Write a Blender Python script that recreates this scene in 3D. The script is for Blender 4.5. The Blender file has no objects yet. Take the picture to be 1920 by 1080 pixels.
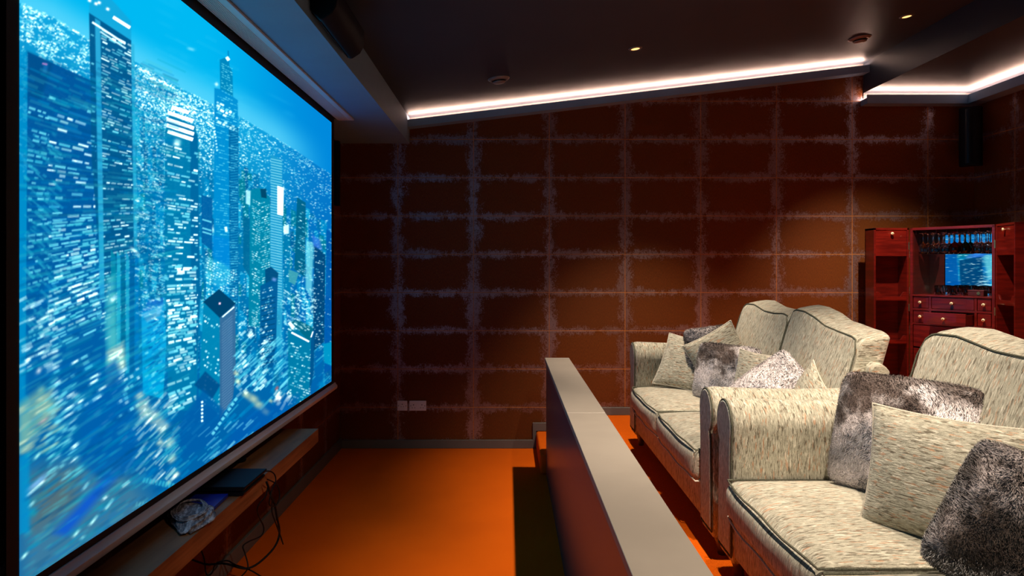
import bpy, math, random
import numpy as np
from mathutils import Vector, Matrix, noise as mnoise
random.seed(7)
rng = np.random.default_rng(11)
scene = bpy.context.scene
COL = scene.collection
PI = math.pi

# ------------------------------------------------------------------ nodes
def nd(nt, typ, ins=None, **props):
    n = nt.nodes.new(typ)
    for k, v in props.items():
        setattr(n, k, v)
    for k, v in (ins or {}).items():
        s = n.inputs[k]
        if isinstance(v, bpy.types.NodeSocket):
            nt.links.new(v, s)
        else:
            s.default_value = v
    return n
def newmat(name):
    m = bpy.data.materials.new(name); m.use_nodes = True
    nt = m.node_tree; nt.nodes.clear()
    out = nt.nodes.new('ShaderNodeOutputMaterial')
    return m, nt, out
def c4(c): return (c[0], c[1], c[2], 1.0)
def principled(nt, out, **kw):
    p = nt.nodes.new('ShaderNodeBsdfPrincipled')
    for k, v in kw.items():
        key = k.replace('_', ' ')
        s = p.inputs[key]
        if isinstance(v, bpy.types.NodeSocket): nt.links.new(v, s)
        else: s.default_value = v
    nt.links.new(p.outputs[0], out.inputs[0])
    return p
def M(nt, op, a, b=0.0, c=0.0, clamp=False):
    n = nt.nodes.new('ShaderNodeMath'); n.operation = op; n.use_clamp = clamp
    for i, v in enumerate((a, b, c)):
        if isinstance(v, bpy.types.NodeSocket): nt.links.new(v, n.inputs[i])
        else: n.inputs[i].default_value = v
    return n.outputs[0]
def mix(nt, f, a, b):
    n = nt.nodes.new('ShaderNodeMix'); n.data_type = 'RGBA'
    for i, v in ((0, f), (6, a), (7, b)):
        if isinstance(v, bpy.types.NodeSocket): nt.links.new(v, n.inputs[i])
        else: n.inputs[i].default_value = v if i == 0 else c4(v)
    return n.outputs[2]
def noise(nt, vec, scale, detail=3, rough=.55, scl=(1, 1, 1), loc=(0, 0, 0)):
    mp = nd(nt, 'ShaderNodeMapping', {'Vector': vec, 'Scale': scl, 'Location': loc})
    return nd(nt, 'ShaderNodeTexNoise', {'Vector': mp.outputs[0], 'Scale': scale, 'Detail': detail, 'Roughness': rough}).outputs[0]
def step(nt, v, a, b):
    return nd(nt, 'ShaderNodeMapRange', {'Value': v, 'From Min': a, 'From Max': b, 'To Min': 0.0, 'To Max': 1.0}, interpolation_type='SMOOTHSTEP').outputs[0]
def bump(nt, h, strength, dist):
    return nd(nt, 'ShaderNodeBump', {'Height': h, 'Strength': strength, 'Distance': dist}).outputs[0]
def objc(nt): return nd(nt, 'ShaderNodeTexCoord').outputs['Object']

def simple(name, col, rough=.5, metal=0.0, spec=.5, nscale=40, namt=.12, bumpd=0.0, coat=0.0):
    m, nt, out = newmat(name)
    v = objc(nt)
    n = noise(nt, v, nscale, 3)
    f = step(nt, n, .3, .7)
    cc = mix(nt, f, [x*(1-namt) for x in col], [min(1, x*(1+namt)) for x in col])
    kw = dict(Base_Color=cc, Roughness=rough, Metallic=metal, Coat_Weight=coat)
    if bumpd: kw['Normal'] = bump(nt, n, .5, bumpd)
    p = principled(nt, out, **kw); p.inputs['Specular IOR Level'].default_value = spec
    return m
def emis(name, col, s):
    m, nt, out = newmat(name)
    e = nd(nt, 'ShaderNodeEmission', {'Color': c4(col), 'Strength': s})
    nt.links.new(e.outputs[0], out.inputs[0]); return m

TW, TH = .6543, .3305
def tile_mat(name, axis):
    m, nt, out = newmat(name)
    v = objc(nt)
    s = nd(nt, 'ShaderNodeSeparateXYZ', {0: v})
    a = s.outputs[axis]; z = s.outputs[2]
    fx = M(nt, 'FRACT', M(nt, 'DIVIDE', M(nt, 'ADD', a, .295 + TW*20), TW))
    fz = M(nt, 'FRACT', M(nt, 'DIVIDE', M(nt, 'ADD', z, -2.0046 + TH*20), TH))
    ix = M(nt, 'FLOOR', M(nt, 'DIVIDE', M(nt, 'ADD', a, .295 + TW*20), TW))
    iz = M(nt, 'FLOOR', M(nt, 'DIVIDE', M(nt, 'ADD', z, -2.0046 + TH*20), TH))
    wn = nd(nt, 'ShaderNodeTexWhiteNoise', {'Vector': nd(nt, 'ShaderNodeCombineXYZ', {0: ix, 1: iz}).outputs[0]}, noise_dimensions='2D').outputs[0]
    dx = M(nt, 'MULTIPLY', M(nt, 'MINIMUM', fx, M(nt, 'SUBTRACT', 1.0, fx)), TW)
    dz = M(nt, 'MULTIPLY', M(nt, 'MINIMUM', fz, M(nt, 'SUBTRACT', 1.0, fz)), TH)
    gap = M(nt, 'MINIMUM', dx, dz)
    gapm = step(nt, gap, .0030, .0016)
    big = noise(nt, v, 4.2, 4, .65)
    vary = step(nt, noise(nt, v, 1.1, 2, .5, (1, 1, 1), (5, 2, 8)), .33, .62)
    med = noise(nt, v, 30, 6, .8, (1, 1, .5))
    fin = noise(nt, v, 150, 3, .7, (1.6, 1.6, .35))
    fin2 = noise(nt, v, 150, 3, .7, (.35, .35, 1.6))
    d = M(nt, 'MINIMUM', M(nt, 'MULTIPLY', dx, .62), dz)
    dk = M(nt, 'ADD', d, M(nt, 'MULTIPLY', M(nt, 'SUBTRACT', big, .5), .12))
    dens = step(nt, dk, .100, -.010)
    n_ = M(nt, 'ADD', M(nt, 'MULTIPLY', med, .42), M(nt, 'ADD', M(nt, 'MULTIPLY', fin, .34), M(nt, 'MULTIPLY', fin2, .24)))
    n_ = M(nt, 'MULTIPLY', M(nt, 'SUBTRACT', n_, .5), 2.6)
    worn = step(nt, M(nt, 'ADD', n_, M(nt, 'MULTIPLY', M(nt, 'SUBTRACT', dens, .68), .60)), .0, .16)
    worn = M(nt, 'MULTIPLY', worn, M(nt, 'ADD', .55, M(nt, 'MULTIPLY', vary, .45)))
    base = mix(nt, step(nt, fin, .3, .75), (.105, .026, .0030), (.185, .049, .0056))
    base = mix(nt, M(nt, 'MULTIPLY', wn, .30), base, (.085, .021, .003))
    col = mix(nt, M(nt, 'MULTIPLY', worn, .75), base, (.130, .062, .046))
    col = mix(nt, gapm, col, (.50, .17, .02))
    h = M(nt, 'ADD', M(nt, 'MULTIPLY', fin, .5), M(nt, 'MULTIPLY', gapm, -3.0))
    bn = bump(nt, h, .30, .002)
    p = principled(nt, out, Base_Color=col, Roughness=.62, Normal=bn)
    p.inputs['Specular IOR Level'].default_value = .2
    gl = nd(nt, 'ShaderNodeBsdfGlossy', {'Color': (.62, .56, .66, 1), 'Roughness': .46, 'Normal': bn})
    ms = nd(nt, 'ShaderNodeMixShader', {0: M(nt, 'MULTIPLY', M(nt, 'MULTIPLY', worn, M(nt, 'SUBTRACT', 1.0, gapm)), .42), 1: p.outputs[0], 2: gl.outputs[0]})
    nt.links.new(ms.outputs[0], out.inputs[0])
    return m
def fabric(name, scl, turn=False):
    """tweed: scl is low along the slubs, high across them"""
    m, nt, out = newmat(name)
    v = objc(nt)
    # the weave turns with the cloth on panels that face along the sofa
    ny = nd(nt, 'ShaderNodeSeparateXYZ', {0: nd(nt, 'ShaderNodeNewGeometry').outputs['Normal']}).outputs[1]
    fy_ = step(nt, M(nt, 'ABSOLUTE', ny), .75, .85) if turn else 0.0
    s1 = nd(nt, 'ShaderNodeMapping', {'Vector': v, 'Scale': scl}).outputs[0]
    s2 = nd(nt, 'ShaderNodeMapping', {'Vector': v, 'Scale': (min(scl), min(scl), max(scl))}).outputs[0]
    mv = nd(nt, 'ShaderNodeMix', {0: fy_, 4: s1, 5: s2}, data_type='VECTOR').outputs[1]
    a = noise(nt, mv, 1.0, 2, .6)
    b = noise(nt, mv, .62, 3, .6, (1, 1, 1), (3, 5, 7))
    c = noise(nt, mv, .62, 2, .5, (1, 1, 1), (13, 1, 4))
    d = noise(nt, mv, .80, 2, .5, (1, 1, 1), (23, 11, 9))
    w = noise(nt, v, 420, 2, .6)
    col = mix(nt, step(nt, a, .3, .7), (.20, .195, .145), (.45, .43, .335))
    col = mix(nt, M(nt, 'MULTIPLY', step(nt, w, .35, .7), .35), col, (.62, .58, .46))
    col = mix(nt, M(nt, 'MULTIPLY', step(nt, b, .55, .63), .8), col, (.085, .065, .040))
    col = mix(nt, M(nt, 'MULTIPLY', step(nt, c, .60, .67), .65), col, (.45, .22, .11))
    col = mix(nt, M(nt, 'MULTIPLY', step(nt, d, .58, .68), .7), col, (.72, .68, .56))
    h = M(nt, 'ADD', a, M(nt, 'MULTIPLY', w, .5))
    p = principled(nt, out, Base_Color=col, Roughness=.9, Normal=bump(nt, h, .7, .003))
    p.inputs['Specular IOR Level'].default_value = .15
    p.inputs['Sheen Weight'].default_value = .15
    return m
def fur_mat(name, dark, light, off=0.0, thr=.5, top=0.0):
    m, nt, out = newmat(name)
    v = objc(nt)
    a = noise(nt, v, 5.0, 3, .6, (1, 1, 1), (off, off*2, 3))
    b = noise(nt, v, 24, 3, .65, (1, 1, 1), (off, 1, 3))
    c = noise(nt, v, 260, 2, .6)
    f = M(nt, 'ADD', M(nt, 'MULTIPLY', a, .75), M(nt, 'MULTIPLY', b, .25))
    f = M(nt, 'SUBTRACT', f, M(nt, 'MULTIPLY', nd(nt, 'ShaderNodeSeparateXYZ', {0: v}).outputs[1], top))
    col = mix(nt, step(nt, f, thr-.07, thr+.07), dark, light)
    col = mix(nt, M(nt, 'MULTIPLY', step(nt, c, .4, .65), .18), col, [x*.7 for x in dark])
    p = principled(nt, out, Base_Color=col, Roughness=.5, Normal=bump(nt, c, .3, .004))
    p.inputs['Sheen Weight'].default_value = .3
    p.inputs['Specular IOR Level'].default_value = .35
    return m
def wood(name, c1, c2, scl, rough=.35, coat=.3):
    m, nt, out = newmat(name)
    v = objc(nt)
    a = noise(nt, v, 1, 4, .6, scl)
    w = noise(nt, v, 3, 2, .5)
    f = step(nt, M(nt, 'ADD', M(nt, 'MULTIPLY', a, .75), M(nt, 'MULTIPLY', w, .25)), .35, .66)
    p = principled(nt, out, Base_Color=mix(nt, f, c1, c2), Roughness=rough, Coat_Weight=coat, Normal=bump(nt, a, .15, .001))
    return m
def carpet():
    m, nt, out = newmat('orange_carpet')
    v = objc(nt)
    a = noise(nt, v, 330, 3, .7); b = noise(nt, v, 2.2, 4, .6)
    col = mix(nt, step(nt, a, .3, .7), (.50, .070, .001), (.88, .150, .002))
    col = mix(nt, M(nt, 'MULTIPLY', step(nt, b, .35, .65), .22), col, (.50, .070, .001))
    p = principled(nt, out, Base_Color=col, Roughness=.95, Normal=bump(nt, a, .6, .003))
    p.inputs['Specular IOR Level'].default_value = .1
    return m

MAT = {}
MAT['tiles_back'] = tile_mat('bronze_tiles_back', 0)
MAT['tiles_side'] = tile_mat('bronze_tiles_side', 1)
MAT['carpet'] = carpet()
MAT['ceiling'] = simple('charcoal_ceiling_screen_tint', (.030, .036, .050), .42, spec=.35, nscale=3, namt=.05)  # charcoal with some of the screen's blue light mixed into the colour
MAT['soffit'] = simple('grey_soffit_screen_tint', (.16, .25, .36), .6, spec=.3, nscale=3, namt=.04)  # grey paint tinted blue, standing in for the screen's glow on it
MAT['cove_paint'] = simple('cove_paint', (.12, .11, .11), .6, nscale=3, namt=.04)
MAT['skirting'] = simple('grey_skirting_paint', (.115, .110, .100), .45, nscale=6, namt=.06)
MAT['partition'] = simple('satin_grey_partition', (.050, .050, .078), .30, spec=.4, nscale=4, namt=.05)
MAT['cap'] = simple('taupe_cap_paint', (.30, .262, .215), .42, nscale=5, namt=.04)
MAT['black_cloth'] = simple('black_screen_cloth', (.008, .008, .010), .7)
MAT['black_plastic'] = simple('black_plastic', (.006, .006, .008), .55, spec=.15, nscale=90)
MAT['black_satin'] = simple('black_gloss_plastic', (.008, .008, .010), .18)
MAT['white_metal'] = simple('white_powder_metal', (.55, .53, .52), .4, nscale=8, namt=.03)
MAT['bar_metal'] = simple('screen_bar_metal', (.85, .78, .78), .45, nscale=8, namt=.03)
MAT['white_plastic'] = simple('white_plastic', (.85, .83, .83), .3, nscale=30, namt=.03)
MAT['grey_plastic'] = simple('grey_vent_plastic', (.16, .15, .14), .4, nscale=30, namt=.05)
MAT['dark'] = simple('dark_recess', (.006, .005, .005), .8)
MAT['brass'] = simple('aged_brass', (.62, .42, .16), .3, metal=1.0)
MAT['ivory'] = simple('ivory_knob', (.78, .66, .40), .3, namt=.08)
MAT['oak'] = wood('oak_veneer', (.16, .060, .020), (.33, .140, .050), (14, 1.6, 30), .6, 0)
MAT['mahogany'] = wood('red_mahogany', (.070, .0035, .0020), (.155, .0080, .0040), (5, 5, 42), .28, .4)
MAT['mahogany_h'] = wood('red_mahogany_across', (.075, .0035, .0022), (.175, .0090, .0045), (4, 42, 42), .28, .4)
MAT['mahogany_dark'] = wood('dark_mahogany', (.050, .0040, .0030), (.095, .0080, .0050), (5, 5, 42), .4, .2)
MAT['foot'] = wood('dark_turned_wood', (.07, .022, .010), (.13, .040, .018), (5, 5, 30), .35, .3)
MAT['tweed'] = fabric('sage_tweed_body', (36, 210, 36), True)
MAT['tweed_arm'] = fabric('sage_tweed_arm', (220, 38, 38))
MAT['tweed_pillow'] = fabric('sage_tweed_pillow', (40, 230, 40))
MAT['piping'] = simple('dark_green_piping', (.085, .085, .060), .85, nscale=300, namt=.5, spec=.2)
MAT['piping_light'] = simple('light_piping', (.55, .50, .40), .85, nscale=300, namt=.3, spec=.2)
MAT['fur_grey'] = fur_mat('grey_brown_fur', (.14, .10, .085), (.97, .90, .90), 0, .46, .55)
MAT['fur_dark'] = fur_mat('dark_brown_fur', (.085, .062, .050), (.50, .44, .43), 4.2, .53)
MAT['fur_pale'] = fur_mat('pale_grey_fur', (.22, .17, .15), (.95, .88, .88), 9.1, .42, .15)
MAT['blue_plastic'] = simple('blue_plastic', (.015, .03, .35), .25)
def glassmat(name, col, rough=0.0):
    m, nt, out = newmat(name)
    p = principled(nt, out, Base_Color=c4(col), Roughness=rough, Transmission_Weight=1.0, IOR=1.45)
    return m
MAT['glass'] = glassmat('clear_glass', (.93, .95, .96))
MAT['glass_red'] = glassmat('red_glass', (.55, .01, .01))
MAT['glass_green'] = glassmat('green_glass', (.01, .18, .09))
m_, nt_, o_ = newmat('mirror_glass')
principled(nt_, o_, Base_Color=(.86, .9, .9, 1), Roughness=.01, Metallic=1.0); MAT['mirror'] = m_
m_, nt_, o_ = newmat('crinkled_clear_bag')
v_ = objc(nt_); n_ = noise(nt_, v_, 60, 4, .7, (1, .35, 1))
p_ = principled(nt_, o_, Base_Color=mix(nt_, step(nt_, n_, .4, .65), (.16, .13, .14), (.62, .55, .56)), Roughness=.22, Normal=bump(nt_, n_, .8, .01))
MAT['bag'] = m_
MAT['led'] = emis('warm_led', (1.0, .62, .47), 85.0)
MAT['downlight'] = emis('amber_downlight', (1.0, .50, .14), 3.0)

# ------------------------------------------------------------------ mesh helpers
class MB:
    def __init__(s): s.v = []; s.f = []
    def add(s, vs, fs):
        o = len(s.v); s.v += [tuple(v) for v in vs]; s.f += [tuple(i+o for i in f) for f in fs]; return s
    def box(s, x0, x1, y0, y1, z0, z1):
        v = [(x, y, z) for z in (z0, z1) for y in (y0, y1) for x in (x0, x1)]
        return s.add(v, [(0, 2, 3, 1), (4, 5, 7, 6), (0, 1, 5, 4), (2, 6, 7, 3), (0, 4, 6, 2), (1, 3, 7, 5)])
    def prism(s, pts, axis, a, b):
        """pts: 2D polygon, extruded along axis from a to b"""
        def mk(p, t):
            if axis == 'x': return (t, p[0], p[1])
            if axis == 'y': return (p[0], t, p[1])
            return (p[0], p[1], t)
        n = len(pts)
        v = [mk(p, a) for p in pts] + [mk(p, b) for p in pts]
        f = [tuple(range(n-1, -1, -1)), tuple(range(n, 2*n))]
        f += [(i, (i+1) % n, (i+1) % n + n, i+n) for i in range(n)]
        return s.add(v, f)
    def tube(s, path, r, n=8, closed=False):
        P = [Vector(p) for p in path]; k = len(P); rings = []
        up = Vector((0, 0, 1)); prev = None
        for i, p in enumerate(P):
            if closed: t = P[(i+1) % k] - P[i-1]
            else: t = P[min(i+1, k-1)] - P[max(i-1, 0)]
            if t.length < 1e-9: t = Vector((0, 1, 0))
            t.normalize()
            if prev is None:
                a = t.cross(up if abs(t.z) < .9 else Vector((1, 0, 0))).normalized()
            else:
                a = prev - t*prev.dot(t)
                a = a.normalized() if a.length > 1e-6 else t.cross(up).normalized()
            prev = a; b = t.cross(a)
            rr = r[i] if isinstance(r, (list, tuple)) else r
            rings.append([p + a*math.cos(2*PI*j/n)*rr + b*math.sin(2*PI*j/n)*rr for j in range(n)])
        v = [q for R in rings for q in R]; f = []
        m = k if closed else k-1
        for i in range(m):
            i2 = (i+1) % k
            for j in range(n):
                f.append((i*n+j, i*n+(j+1) % n, i2*n+(j+1) % n, i2*n+j))
        if not closed:
            f.append(tuple(range(n-1, -1, -1))); f.append(tuple((k-1)*n+j for j in range(n)))
        return s.add(v, f)
    def lathe(s, prof, c=(0, 0, 0), n=20, axis='z', close=False):
        v = []; f = []
        for r, h in prof:
            for j in range(n):
                a = 2*PI*j/n; x, y = r*math.cos(a), r*math.sin(a)
                p = (x, y, h) if axis == 'z' else ((h, x, y) if axis == 'x' else (x, h, y))
                v.append((p[0]+c[0], p[1]+c[1], p[2]+c[2]))
        k = len(prof)
        for i in range(k-1 + (1 if close else 0)):
            i2 = (i+1) % k
            for j in range(n): f.append((i*n+j, i*n+(j+1) % n, i2*n+(j+1) % n, i2*n+j))
        if not close:
            f.append(tuple(range(n-1, -1, -1))); f.append(tuple((k-1)*n+j for j in range(n)))
        return s.add(v, f)
    def xf(s, mat, i0=0):
        for i in range(i0, len(s.v)): s.v[i] = tuple(mat @ Vector(s.v[i]))
        return s

def link(name, mb, mat, parent=None, smooth=False, bevel=0.0, seg=2, loc=None):
    if isinstance(mb, MB): vs, fs = mb.v, mb.f
    else: vs, fs = mb
    me = bpy.data.meshes.new(name); me.from_pydata([tuple(v) for v in vs], [], [tuple(f) for f in fs]); me.update()
    me.materials.append(MAT[mat] if isinstance(mat, str) else mat)
    import bmesh
    b = bmesh.new(); b.from_mesh(me); bmesh.ops.recalc_face_normals(b, faces=b.faces); b.to_mesh(me); b.free()
    if smooth: me.polygons.foreach_set('use_smooth', [True]*len(me.polygons))
    o = bpy.data.objects.new(name, me); COL.objects.link(o)
    if parent: o.parent = parent
    if loc: o.location = loc
    if bevel:
        mo = o.modifiers.new('bevel', 'BEVEL'); mo.width = bevel; mo.segments = seg; mo.limit_method = 'ANGLE'
        me.polygons.foreach_set('use_smooth', [True]*len(me.polygons))
        mo.harden_normals = True
    return o
def tag(o, label=None, cat=None, group=None, kind=None):
    for k, v in (('label', label), ('category', cat), ('group', group), ('kind', kind)):
        if v: o[k] = v
    return o
def thing(name, label, cat, loc=(0, 0, 0), rz=0.0, group=None):
    o = bpy.data.objects.new(name, None); COL.objects.link(o); o.empty_display_size = .1
    o.location = loc; o.rotation_euler = (0, 0, rz)
    return tag(o, label, cat, group)
def struct(name, mb, mat, **kw):
    o = link(name, mb, mat, **kw); o['kind'] = 'structure'; return o
def copy_tree(o, parent=None):
    c = o.copy(); COL.objects.link(c); c.parent = parent
    for ch in list(o.children): copy_tree(ch, c)
    return c
def rbox(hx, hy, hz, r, n=14):
    """rounded box, points denser near the edges; returns vertex array and faces"""
    def ax(h):
        t = np.linspace(-1, 1, n); t = np.sin(t*PI/2)*.35 + t*.65
        return t
    idx = {}; V = []; F = []
    t = ax(1)
    def vert(p):
        key = (round(p[0], 6), round(p[1], 6), round(p[2], 6))
        if key not in idx: idx[key] = len(V); V.append(p)
        return idx[key]
    for d in range(3):
        for sgn in (-1, 1):
            for i in range(n-1):
                for j in range(n-1):
                    q = []
                    for (a, b) in ((i, j), (i+1, j), (i+1, j+1), (i, j+1)):
                        p = [0, 0, 0]; p[d] = sgn; p[(d+1) % 3] = t[a]; p[(d+2) % 3] = t[b]; q.append(vert(tuple(p)))
                    F.append(tuple(q if sgn > 0 else q[::-1]))
    A = np.array(V, float); H = np.array([hx, hy, hz]); P = A*H
    Q = np.clip(P, -(H-r), H-r); D = P-Q
    L = np.linalg.norm(D, axis=1, keepdims=True); L[L < 1e-9] = 1
    return Q + D/L*r*np.minimum(1, L/r*1.0+.0) if False else Q + D/L*r, A, F
def vnoise(P, f, seed=0):
    """cheap smooth pseudo noise from a few sines"""
    r = np.random.default_rng(seed); out = np.zeros(len(P))
    for k in range(7):
        w = r.normal(size=3)*f; out += np.sin(P@w + r.uniform(0, 6.28))
    return out/7

# ------------------------------------------------------------------ geometry of the room
CX, CZ, F = 952.0, 498.0, 1320.0
CAMZ = 1.576
D = 6.083            # back wall
XL, XR = -1.447, 4.03
YB = -1.8            # wall behind the camera
PZ = .286            # platform height
def ceil_z(x): return 2.954 + .119*x
BX, BZ = -.848, 2.631     # ceiling box
SX = 3.07; LZ = 3.065      # lower ceiling step
def quad(v): return (v, [(0, 1, 2, 3)])

struct('floor', MB().box(XL-.1, .47, YB-.1, D+.1, -.06, 0), 'carpet')
fp = struct('floor_platform', MB().box(.47, XR+.1, YB, D+.05, 0, PZ), 'carpet', bevel=.015)
# step in the gap at the end of the partition
st = MB().box(.245, .47, 5.30, D-.012, 0, .150)
struct('trim_1', st, 'carpet', bevel=.018, seg=3)
bpy.data.objects['trim_1']['label'] = 'orange carpeted step up to the platform'
struct('wall_back', MB().box(XL-.1, XR+.1, D, D+.1, 0, 3.5), 'tiles_back')
struct('wall_left', MB().box(XL-.1, XL, YB, D, 0, 3.3), 'tiles_side')
struct('wall_right', MB().box(XR, XR+.1, YB, D, 0, 3.5), 'tiles_side')
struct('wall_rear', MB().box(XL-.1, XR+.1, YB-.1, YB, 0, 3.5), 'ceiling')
# sloping ceiling with the drop at its high side
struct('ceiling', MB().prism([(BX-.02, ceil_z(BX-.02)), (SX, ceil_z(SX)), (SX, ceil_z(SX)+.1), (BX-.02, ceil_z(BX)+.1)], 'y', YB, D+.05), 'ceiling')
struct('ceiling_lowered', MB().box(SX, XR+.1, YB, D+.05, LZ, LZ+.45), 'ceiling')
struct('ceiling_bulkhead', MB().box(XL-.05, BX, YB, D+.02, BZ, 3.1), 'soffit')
# cove ledges with led strips
def lip(x): return 2.916 + .119*x
LY = 5.97
def slab(a, b, y0, y1): return dict(pts=[(BX, lip(BX)+a), (SX, lip(SX)+a), (SX, lip(SX)+b), (BX, lip(BX)+b)], axis='y', a=y0, b=y1)
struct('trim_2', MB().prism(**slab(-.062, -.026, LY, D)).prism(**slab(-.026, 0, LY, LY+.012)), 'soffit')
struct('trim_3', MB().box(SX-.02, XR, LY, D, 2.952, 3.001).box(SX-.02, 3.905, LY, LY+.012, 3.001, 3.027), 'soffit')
cb = .006
struct('trim_7', MB().prism([(BX, lip(BX)-.01), (SX, lip(SX)-.01), (SX, ceil_z(SX)+.005), (BX, ceil_z(BX)+.005)], 'y', D-cb, D), 'cove_paint')
struct('trim_8', MB().box(SX, XR, D-cb, D, 3.02, LZ), 'cove_paint')
struct('trim_9', MB().box(XR-cb, XR, YB, D-cb, 3.02, LZ), 'cove_paint')
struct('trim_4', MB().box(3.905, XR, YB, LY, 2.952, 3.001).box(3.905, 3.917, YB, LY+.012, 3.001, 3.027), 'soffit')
def led(name, mb, label):
    o = link(name, mb, 'led'); tag(o, label, 'light strip', 'led strips in the ceiling coves'); return o
led('led_strip', MB().prism([(BX+.01, lip(BX)-.026), (SX-.01, lip(SX)-.026), (SX-.01, lip(SX)-.003), (BX+.01, lip(BX)-.003)], 'y', LY+.055, LY+.067), 'long glowing led strip in the sloping cove above the tiled back wall')
led('led_strip', MB().box(SX+.01, 3.96, LY+.055, LY+.067, 3.001, 3.024), 'short glowing led strip along the back of the lowered ceiling')
led('led_strip', MB().box(3.96, 3.972, YB+.2, LY+.067, 3.001, 3.024), 'glowing led strip running along the right wall under the lowered ceiling')

# skirting
def skirt(name, mb): return struct(name, mb, 'skirting', bevel=.004)
skirt('baseboard_back', MB().prism([(XL, 0), (.245, 0), (.245, .150), (.47, .150), (.47, .222), (.215, .222), (.215, .074), (XL, .074)], 'y', D-.018, D))
skirt('baseboard_platform', MB().box(.47, XR, D-.018, D, PZ, PZ+.068))
skirt('baseboard_left', MB().box(XL, XL+.018, YB, D-.018, 0, .09))
skirt('baseboard_right', MB().box(XR-.018, XR, YB, D-.018, PZ, PZ+.09))
# partition
struct('wall_partition', MB().box(.289, .455, YB, 5.295, 0, .855), 'partition', bevel=.003)
cap = MB().box(.279, .4615, 3.3225, 5.305, .855, .882)
struct('trim_5', cap, 'cap', bevel=.0025)
struct('trim_6', MB().box(.279, .4615, YB, 3.3195, .855, .882), 'cap', bevel=.0025)

# ------------------------------------------------------------------ sockets
def screw(mb, x, z, r=.0035):
    mb.lathe([(r, -.0012), (r, .0005)], (x, -.009, z), 10, 'y')
def socket(px, pz, double):
    w = .146 if double else .086
    t = thing('double_socket' if double else 'single_socket',
              'double white wall socket with two switches on the tiled wall' if double else 'single white round-pin wall socket left of the double socket',
              'socket', (px, D, pz))
    fp_ = MB().prism([(-w/2, -.043), (w/2, -.043), (w/2, .043), (-w/2, .043)], 'y', -.009, 0)
    link('faceplate', fp_, 'white_plastic', t, bevel=.003)
    if double:
        for cx in (-.036, .036):
            link('pin_hole', MB().box(cx-.0035, cx+.0035, -.0105, -.0085, .004, .012), 'dark', t)
            for q in (-.011, .011): link('pin_hole', MB().box(cx+q-.0035, cx+q+.0035, -.0105, -.0085, -.0195, -.015), 'dark', t)
    else:
        link('pin_hole', MB().lathe([(.004, -.001), (.004, .0008)], (0, -.0095, .013), 10, 'y'), 'dark', t)
        for q in (-.010, .010): link('pin_hole', MB().lathe([(.003, -.001), (.003, .0008)], (q, -.0095, -.008), 10, 'y'), 'dark', t)
    if double:
        for cx in (-.013, .013):
            sw = MB().prism([(-.0115, .0), (-.0095, .019), (-.013, .019), (-.0135, .0)], 'x', cx-.006, cx+.006)
            s2 = MB(); s2.add([(v[0], v[1]+.002, v[2]+.012) for v in sw.v], sw.f)
            link('rocker_switch', s2, 'white_plastic', t, bevel=.001)
    for q in ((-.060, .060) if double else (-.032, .032)):
        sc = MB(); screw(sc, q, .0); link('screw', sc, 'dark', t)
socket((754.5-CX)/217, CAMZ-(760.5-CZ)/217, False)
socket((783.5-CX)/217, CAMZ-(760.5-CZ)/217, True)

# ------------------------------------------------------------------ the projected picture
BX0, BY0, BW, BH = 30, -270, 612, 1400
B = np.zeros((BH, BW, 3), np.float32)
yy, xx = np.mgrid[0:BH, 0:BW].astype(np.float32); xx += BX0; yy += BY0
def col(*c): return np.array(c, np.float32)/255
def lerp(a, b, t): return a + (b-a)*np.clip(t, 0, 1)[..., None]
def sm(a, b, x): t = np.clip((x-a)/(b-a), 0, 1); return t*t*(3-2*t)
def fill(mask, c): 
    global B
    B += (np.asarray(c, np.float32)-B)*mask[..., None]
def poly(pts, c, a=1.0, soft=1.0, c2=None):
    """convex polygon, optional vertical gradient to c2"""
    P = np.array(pts, np.float32)
    x0, x1 = int(max(P[:, 0].min()-BX0-3, 0)), int(min(P[:, 0].max()-BX0+4, BW))
    y0, y1 = int(max(P[:, 1].min()-BY0-3, 0)), int(min(P[:, 1].max()-BY0+4, BH))
    if x1 <= x0 or y1 <= y0: return
    X = xx[y0:y1, x0:x1]; Y = yy[y0:y1, x0:x1]
    area = sum(P[i][0]*P[(i+1) % len(P)][1]-P[(i+1) % len(P)][0]*P[i][1] for i in range(len(P)))
    sg = 1 if area > 0 else -1
    m = np.full(X.shape, 1e9, np.float32)
    for i in range(len(P)):
        a0, b0 = P[i], P[(i+1) % len(P)]; e = b0-a0; L = math.hypot(*e)
        if L < 1e-6: continue
        d = sg*((X-a0[0])*(-e[1]) + (Y-a0[1])*e[0])/L
        m = np.minimum(m, d)
    m = np.clip(m/soft+.5, 0, 1)*a
    cc = np.asarray(c, np.float32)
    if c2 is not None:
        t = ((Y-P[:, 1].min())/(P[:, 1].max()-P[:, 1].min()))[..., None]; cc = cc+(np.asarray(c2, np.float32)-cc)*np.clip(t, 0, 1)
    B[y0:y1, x0:x1] += (cc-B[y0:y1, x0:x1])*m[..., None]
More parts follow.
